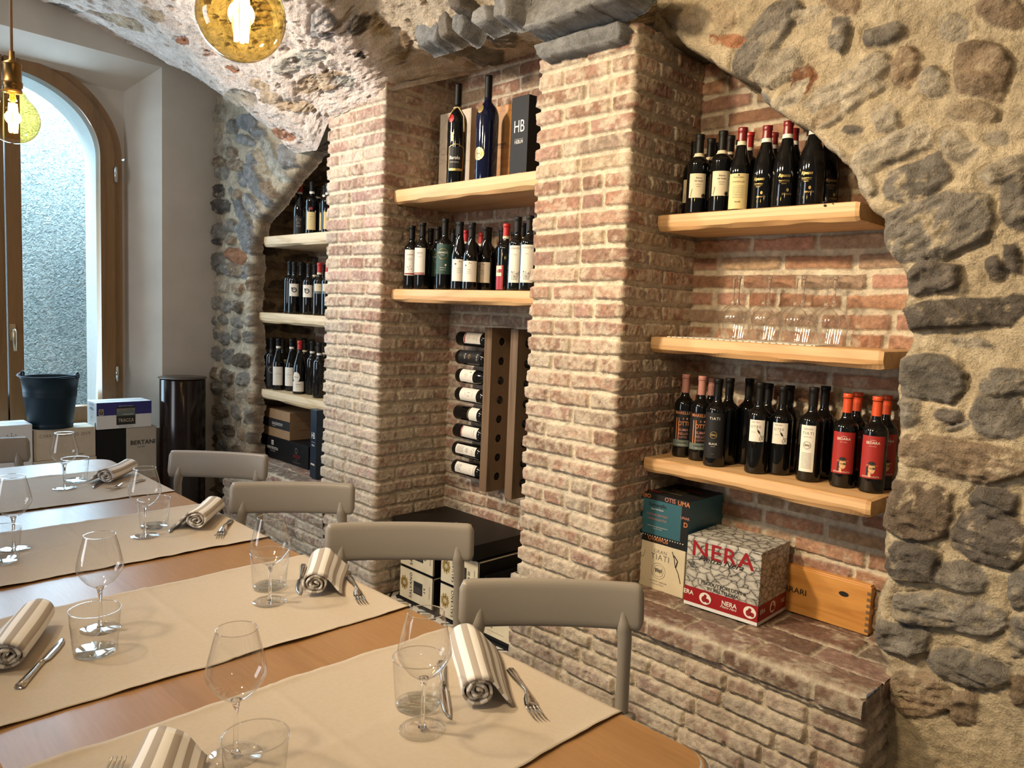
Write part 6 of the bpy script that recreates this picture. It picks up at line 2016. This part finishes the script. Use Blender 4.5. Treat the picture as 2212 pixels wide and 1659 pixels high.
wv = carton('gift_box', (-3.835, 2.42, zb), 0.10, 0.12, 0.385, -0.12, M['palekraft'], 'pale wooden gift box with wavy dark grain, beside the left brick pillar', 'gift box', None,
       [('front', 'rackwood', [line2d([(.02 + .012 * math.sin(k * .8), .02 + .018 * k) for k in range(20)], .009), line2d([(.06 + .014 * math.sin(k * .8 + 1), .02 + .018 * k) for k in range(20)], .009)])], part='box_body', flaps=False)

# --- middle alcove, on the floor
M['blacklid'] = flat('semi_gloss_black_card', (0.008, 0.006, 0.005), 0.45, spec=0.25)
carton('wine_case', (-2.805, 2.445, 0.349), 0.62, 0.35, 0.072, 0, M['blacklid'], 'large flat black wine case in the middle alcove, small white name on its lid', 'box', None,
       [('top', 'whiteink', [pl(T('SALVANO', .015, 0, 1, 0, 1.5), .34, .17, -0.03)])], part='case_body', flaps=False)


def salv_front(w, h, num):
    return [('front', 'creambox', [rect2d(0.0, w - 0.004, 0.004, h - 0.004)]),
            ('front', 'gold', [pl(disc2d(0, 0, .019, .024, 9), .036, h * .50)] + [pl(disc2d(0, 0, .007, .012, 6), .036 + .024 * math.cos(k * .7), h * .50 + .027 * math.sin(k * .7)) for k in range(9)]),
            ('front', 'creambox', [pl(disc2d(0, 0, .009), .036, h * .50)]),
            ('front', 'ink', [pl(T('SALVANO', .019, .008, 1.0, 0, 1.15), .098, h * .5, PI / 2), pl(T('S', .012, .01), .036, h * .50 - .006), rect2d(.112, .182, h * .30, h * .68), pl(T(num, .015, .012), .205, h * .5, PI / 2), pl(T('VINI DI LANGA', .007), .240, h * .5, PI / 2)]),
            ('front', 'greyink', [line2d([(.118, h * .36 + .006 * k), (.172, h * .36 + .006 * k)], .0012) for k in range(5)]),
            ('right', 'creambox', [rect2d(0, .004, 0.004, h - .004), rect2d(0, .29, h - .010, h - .004)])]


H_ = 0.163
sets = [(-2.945, 0.262, 0.012, '3 9', 'lower left cream-fronted carton beneath the flat black case'), (-2.945, 0.262, 0.180, '5 60', 'upper left cream-fronted carton beneath the flat black case'),
        (-2.625, 0.262, 0.012, '7 12', 'lower right cream-fronted carton beneath the flat black case'), (-2.625, 0.262, 0.180, '4 20', 'upper right cream-fronted carton beneath the flat black case')]
for x, w_, z, num, lb in sets:
    carton('wine_carton', (x, 2.452, z), w_, 0.30, H_, 0, M['blackbox'], lb, 'box', 'black cartons with cream fronts', salv_front(w_, H_, num), flaps=False)
mb = MB(); mb.box(-3.10, -2.22, 2.295, 2.60, 0.0, 0.0112, 0.002)
tag(mb.build('pallet_board', M['black']), 'low black board under the cream-fronted cartons', 'board')
# right pile: low carton with label, an opened black carton with papers on it
carton('wine_carton', (-2.362, 2.452, 0.0118), 0.188, 0.30, 0.150, 0, M['blackbox'], 'low cream-fronted carton at the right, by the brick pillar foot', 'box', None,
       [('front', 'creambox', [rect2d(.002, .186, .018, .148)]), ('front', 'ink', [rect2d(.060, .120, .095, .14), pl(T('B 18', .018, .012), .045, .055), rect2d(.03, .14, .040, .0412)])], flaps=False)
t = empty('open_wine_carton', (-2.362, 2.452, 0.1625), 0, 'opened black carton with papers, on the low carton at the right', 'box')
w, d, h, e = 0.186, 0.29, 0.125, 0.004
mb = MB()
mb.box(-w / 2, w / 2, -d / 2, d / 2, 0, e); mb.box(-w / 2, -w / 2 + e, -d / 2, d / 2, e, h); mb.box(w / 2 - e, w / 2, -d / 2, d / 2, e, h * .8)
mb.box(-w / 2 + e, w / 2 - e, -d / 2, -d / 2 + e, e, h * .55); mb.box(-w / 2 + e, w / 2 - e, d / 2 - e, d / 2, e, h)
mb.build('carton', M['blackbox'], t)
mb = MB(); mb.box(-w / 2 + .008, w / 2 - .008, -d / 2 + .008, d / 2 - .008, e, h * .50); mb.build('contents', M['blacklid'], t)
mb = MB(); mb.prism([(-.06, .0), (.07, .03), (.065, .10), (-.062, .085)], h * .51, h * .52); mb.build('leaflet', M['palekraft'], t)
mb = MB(); mb.tube([(-0.03, -0.09, h * .53), (0.03, -0.04, h * .62), (0.05, -0.03, h * .62)], .002, 6); mb.build('cord', M['whiteink'], t)

# --- boxes in front of the window (front faces look along +x)
def wbox(name, y0, y1, z0, z1, xf, d, mat, label, prints=(), group=None, rz=0.0, **k):
    w = y1 - y0
    return carton(name, (xf - d / 2, (y0 + y1) / 2, z0), w, d, z1 - z0, PI / 2 + rz, mat, label, 'box', group, prints, **k)


ZS = P(207, 925, X=-5.08).z
wbox('wine_carton', 1.150, 1.480, 0.485, 0.668, -5.10, 0.19, M['palekraft'], 'pale cardboard carton with stamped date, under the dark bucket',
     [('front', 'greyink', [pl(T('CHIAVENNASCO 2019', .020, 0, .95, 0, 1.05), .165, .135)]), ('front', 'ink', [rect2d(.235, .262, .022, .025)])])
wbox('wine_carton', 1.145, 1.482, 0.300, 0.484, -5.09, 0.20, M['palekraft'], 'pale cardboard carton, lower one beneath the carton under the bucket', [('front', 'greyink', [rect2d(.03, .25, .165, .168)])])
wbox('wine_carton', 1.14, 1.495, 0.0, 0.299, -5.08, 0.21, M['kraft'], 'brown carton on the floor beneath the pale cartons at the window')
wbox('wine_carton', 1.485, 1.655, 0.312, 0.640, -5.10, 0.18, M['blackbox'], 'black carton under the blue and white carton, at the window', flaps=False)
wbox('wine_carton', 1.657, 1.838, 0.310, 0.645, -5.095, 0.18, M['greykraft'], 'grey carton with bold black lettering, right of the black carton at the window',
     [('front', 'ink', [pl(T('BERTANI', .027, .022, 1.03), .098, .225, 0.0), pl(T('DAL 1857', .008, .01), .088, .205)])])
wbox('wine_carton', 1.50, 1.840, 0.0, 0.309, -5.09, 0.20, M['kraft'], 'brown carton on the floor under the black and grey cartons at the window')
a = P(207, 931, X=-5.09); b = P(327, 918, X=-5.09)
tw, thh, tdp = 0.322, 0.165, 0.185
wbox('wine_carton', 1.484, 1.484 + tw, 0.6465, 0.6465 + thh, -5.09, tdp, M['whitebox'], 'blue and white carton with a small landscape picture, right of the bucket',
     [('front', 'navy', [rect2d(0, tw, .085, thh)]), ('front', 'ink', [rect2d(.112, .224, .022, .135)]), ('front', 'greyink', [rect2d(.114, .222, .078, .125)]), ('front', 'greygreen', [([(.114, .078), (.222, .078), (.222, .112), (.19, .120), (.165, .106), (.14, .113), (.114, .10)], [[0, 1, 2, 3, 4, 5, 6]])]),
      ('front', 'whiteink', [pl(T('SASSELLA ROSSO VALTELLINA', .0045), .168, .1385), rect2d(.150, .212, .086, .0885)]), ('front', 'cream', [pl(T('TRIACCA', .022, 0, .68, 0, 1.05), .168, .040), rect2d(.012, .038, .088, .125)]),
      ('front', 'ink', [rect2d(.015, .035, .091, .122), pl(T('VILLA DI TIRANO ITALIA', .0055), .168, .010)]), ('front', 'gold', [pl(T('T', .022, .02), .025, .096)]),
      ('left', 'ink', [pl(T('SASSELLA', .016, .004, .8), .09, .115), pl(T('ROSSO DI VALTELLINA', .008, .0, .8), .09, .142), pl(T('6 x 75 cl', .008), .09, .065), rect2d(.150, .170, .01, .04)]), ('top', 'greyink', [rect2d(.08, .12, .06, .062), rect2d(.2, .24, .06, .062)])])
wbox('wine_carton', 0.78, 1.142, 0.33, 0.708, -5.09, 0.20, M['whitebox'], 'white carton with red pattern, cut by the left photo edge, behind the end chair',
     [('front', 'redink', [pl(disc2d(0, 0, .006, .004), .362 - .012 - .016 * k, .100 + (.004 if k % 2 else 0)) for k in range(20)] + [pl(disc2d(0, 0, .006, .004), .362 - .012 - .016 * k, .086 + (.004 if k % 2 else 0)) for k in range(20)]),
      ('front', 'navy', [line2d([(.258 + .0 * k, .30), (.258 + .02 * math.cos(k * .785), .30 + .02 * math.sin(k * .785))], .003) for k in range(8)] + [pl(disc2d(0, 0, .003), .258 + .03 * math.cos(k * .785), .30 + .03 * math.sin(k * .785)) for k in range(8)])])
wbox('wine_carton', 0.77, 1.138, 0.0, 0.329, -5.08, 0.21, M['kraft'], 'brown carton on the floor beneath the white carton at the window')

# bucket
t = empty('bucket', (-5.195, 1.262, 0.669), 0, 'dark blue metal bucket with swing handle, standing on a pale carton at the window', 'bucket')
mb = MB(); H = 0.300
k_ = 0.905
out = [(0.0001, 0), (0.114, 0), (0.118, 0.003), (0.119, 0.022), (0.1155, 0.026), (0.117, 0.030), (0.1385, 0.185), (0.1415, 0.190), (0.1385, 0.195), (0.1425, 0.203), (0.1395, 0.208), (0.1435, 0.216), (0.1410, 0.222), (0.152, 0.296), (0.157, 0.298), (0.158, 0.303), (0.155, 0.306), (0.151, 0.302), (0.139, 0.215), (0.112, 0.006), (0.0001, 0.006)]
mb.lathe([(r, z) for r, z in out], 56); mb.build('pail', M['bucket'], t)
for sg in (-1, 1):
    mb = MB(); cx_, cy_ = sg * 0.155 * math.cos(0.9), sg * 0.155 * math.sin(0.9)
    mb.tube([(cx_ + 0.016 * math.cos(a_) * -math.sin(0.9), cy_ + 0.016 * math.cos(a_) * math.cos(0.9), H + 0.014 + 0.016 * math.sin(a_)) for a_ in [2 * PI * k / 14 for k in range(14)]], 0.0055, 8, closed=True)
    mb.build('handle_lug', M['bucket'], t)
mb = MB(); pts = []
for k in range(25):
    a_ = 0.9 + PI * k / 24
    pts.append((0.166 * math.cos(a_ - PI), 0.166 * math.sin(a_ - PI), H + 0.018 - 0.010 * math.sin(PI * k / 24)))
mb.tube(pts, 0.0048, 8); mb.build('handle', M['bucket'], t)
t.scale = (1.0, 1.0, 1.0)

# dark cylinder (stove-like bin)
cc = P(391, 812, Z=0.966)
t = empty('cylinder_bin', (-5.095, 2.005, 0), 0, 'tall dark brown cylinder with flat steel lid, between the window and the rubble wall', 'cylinder')
mb = MB(); mb.lathe([(0.0001, 0.004), (0.138, 0.004), (0.140, 0.010), (0.140, 0.940), (0.136, 0.948), (0.0001, 0.948)], 64); mb.build('body', M['bin'], t)
mb = MB(); mb.lathe([(0.0001, 0.950), (0.148, 0.950), (0.150, 0.953), (0.148, 0.957), (0.0001, 0.958)], 64); mb.build('lid', M['binlid'], t)
mb = MB(); mb.lathe([(0.0001, 0), (0.132, 0), (0.132, 0.006), (0.0001, 0.006)], 48); mb.build('base', M['black'], t)

# ---------------------------------------------------------------- pendant bulbs
def pendant(p, R_, label, zc):
    t = empty('pendant_lamp', p, 0, label, 'lamp', 'amber globe pendant lamps')
    mb = MB(); pr = []
    for k in range(26):
        a_ = -PI / 2 + (PI * 0.80) * k / 25
        pr.append((max(0.0001, R_ * math.cos(a_)), R_ * math.sin(a_)))
    r0, z0 = pr[-1]
    pr += [(r0 * 0.86, z0 + R_ * 0.13), (R_ * 0.44, z0 + R_ * 0.28), (R_ * 0.28, z0 + R_ * 0.40), (R_ * 0.26, z0 + R_ * 0.52)]
    mb.lathe(pr, 48); gb = mb.build('globe_bulb', M['bulb'], t)
    zt = z0 + R_ * 0.45
    mb = MB()
    for k in range(5):
        a_ = 2 * PI * k / 5
        x, y = R_ * 0.16 * math.cos(a_), R_ * 0.16 * math.sin(a_)
        mb.tube([(x * 0.7, y * 0.7, R_ * 0.62), (x, y, R_ * 0.1), (x * 0.75, y * 0.75, -R_ * 0.55)], R_ * 0.055, 6)
    mb.build('filament', M['filament'], gb)
    mb = MB(); mb.tube([(0, 0, zt - R_ * .1), (0, 0, R_ * 0.60)], R_ * 0.09, 8); mb.build('glass_stem', M['bulb'], gb)
    s = 0.022
    mb = MB(); mb.lathe([(0.0001, zt - .012), (s * 0.98, zt - .012), (s, zt - 0.006), (s * 0.92, zt + 0.0), (s * 1.06, zt + 0.003), (s * 1.06, zt + 0.014), (s * 0.96, zt + 0.017), (s * 0.96, zt + 0.052), (s * 1.02, zt + 0.055), (s * 1.0, zt + 0.060), (s * 0.35, zt + 0.068), (s * 0.3, zt + 0.09), (0.0001, zt + 0.091)], 28)
    mb.build('socket', M['brass'], t)
    mb = MB(); mb.tube([(0, 0, zt + 0.088), (0.001, 0, (zt + zc) / 2 - 0.1), (0, 0, zc - p[2])], 0.0034, 8); mb.build('cord', M['cord'], t)
    mb = MB(); mb.lathe([(0.0001, zc - p[2] - 0.03), (0.04, zc - p[2] - 0.028), (0.05, zc - p[2]), (0.0001, zc - p[2])], 24); mb.build('ceiling_rose', M['brass'], t)
    return t


d1 = P(521, 36, X=-1.10); d2 = P(28, 257, X=-2.36)
pendant((d1.x, d1.y, d1.z), 0.0615, 'amber globe lamp at the top of the photo, nearest the camera', 3.22)
pendant((d2.x, d2.y, d2.z), 0.0615, 'amber globe lamp on a tan cord, in front of the window', 3.22)

# ---------------------------------------------------------------- light
def area(name, loc, aim, size, energy, col, size_y=None, spread=None):
    l = bpy.data.lights.new(name, 'AREA'); l.energy = energy; l.color = col; l.size = size
    if size_y: l.shape = 'RECTANGLE'; l.size_y = size_y
    if spread: l.spread = spread
    o = bpy.data.objects.new(name, l); COL.objects.link(o); o.location = loc
    o.rotation_euler = (Vector(aim) - Vector(loc)).to_track_quat('-Z', 'Y').to_euler()
    return o


def point(name, loc, energy, col, r=0.05):
    l = bpy.data.lights.new(name, 'POINT'); l.energy = energy; l.color = col; l.shadow_soft_size = r
    o = bpy.data.objects.new(name, l); COL.objects.link(o); o.location = loc
    return o


WARM = (1.0, 0.72, 0.42)
# the glow of each bulb
for d_ in (d1, d2): point('bulb_light', (d_.x, d_.y, d_.z - 0.004), 6.5, WARM, 0.02)
# further lamps of the same row and the room's ceiling spots, behind the camera
point('lamp_light', (0.12, 0.45, 1.95), 5, (1.0, 0.73, 0.42), 0.05)
area('ceiling_spot', (-2.5, -0.3, 2.95), (-1.1, 2.3, 1.5), 0.20, 30, (1.0, 0.79, 0.52), spread=1.6)
area('ceiling_spot', (-1.3, -0.4, 2.95), (-0.9, 2.3, 1.1), 0.20, 15, (1.0, 0.77, 0.48), spread=1.6)
area('ceiling_spot', (-3.9, 0.2, 2.95), (-3.2, 2.3, 1.9), 0.20, 24, (1.0, 0.88, 0.74), spread=1.6)
# daylight: light well outside the window, and the door and window of the room behind the camera
area('daylight_well', (-6.30, 1.1, 4.1), (-6.3, 1.1, 1.2), 0.8, 290, (0.74, 0.90, 1.0), 3.0)
area('daylight_window', (-5.62, 1.11, 1.80), (-3.5, 1.05, 1.5), 0.95, 62, (0.55, 0.79, 1.0), 2.0)
area('daylight_door', (-3.4, -2.6, 1.7), (-2.9, 2.2, 1.4), 1.3, 54, (0.88, 0.93, 1.0), 1.9)

w = bpy.data.worlds.new('room_light'); SC.world = w; w.use_nodes = True
w.node_tree.nodes['Background'].inputs[0].default_value = (0.92, 0.86, 0.80, 1)
w.node_tree.nodes['Background'].inputs[1].default_value = 0.12

SC.view_settings.view_transform = 'Standard'
SC.view_settings.look = 'None'
SC.view_settings.gamma = 1.0
SC.view_settings.use_curve_mapping = False
SC.view_settings.exposure = 0.0
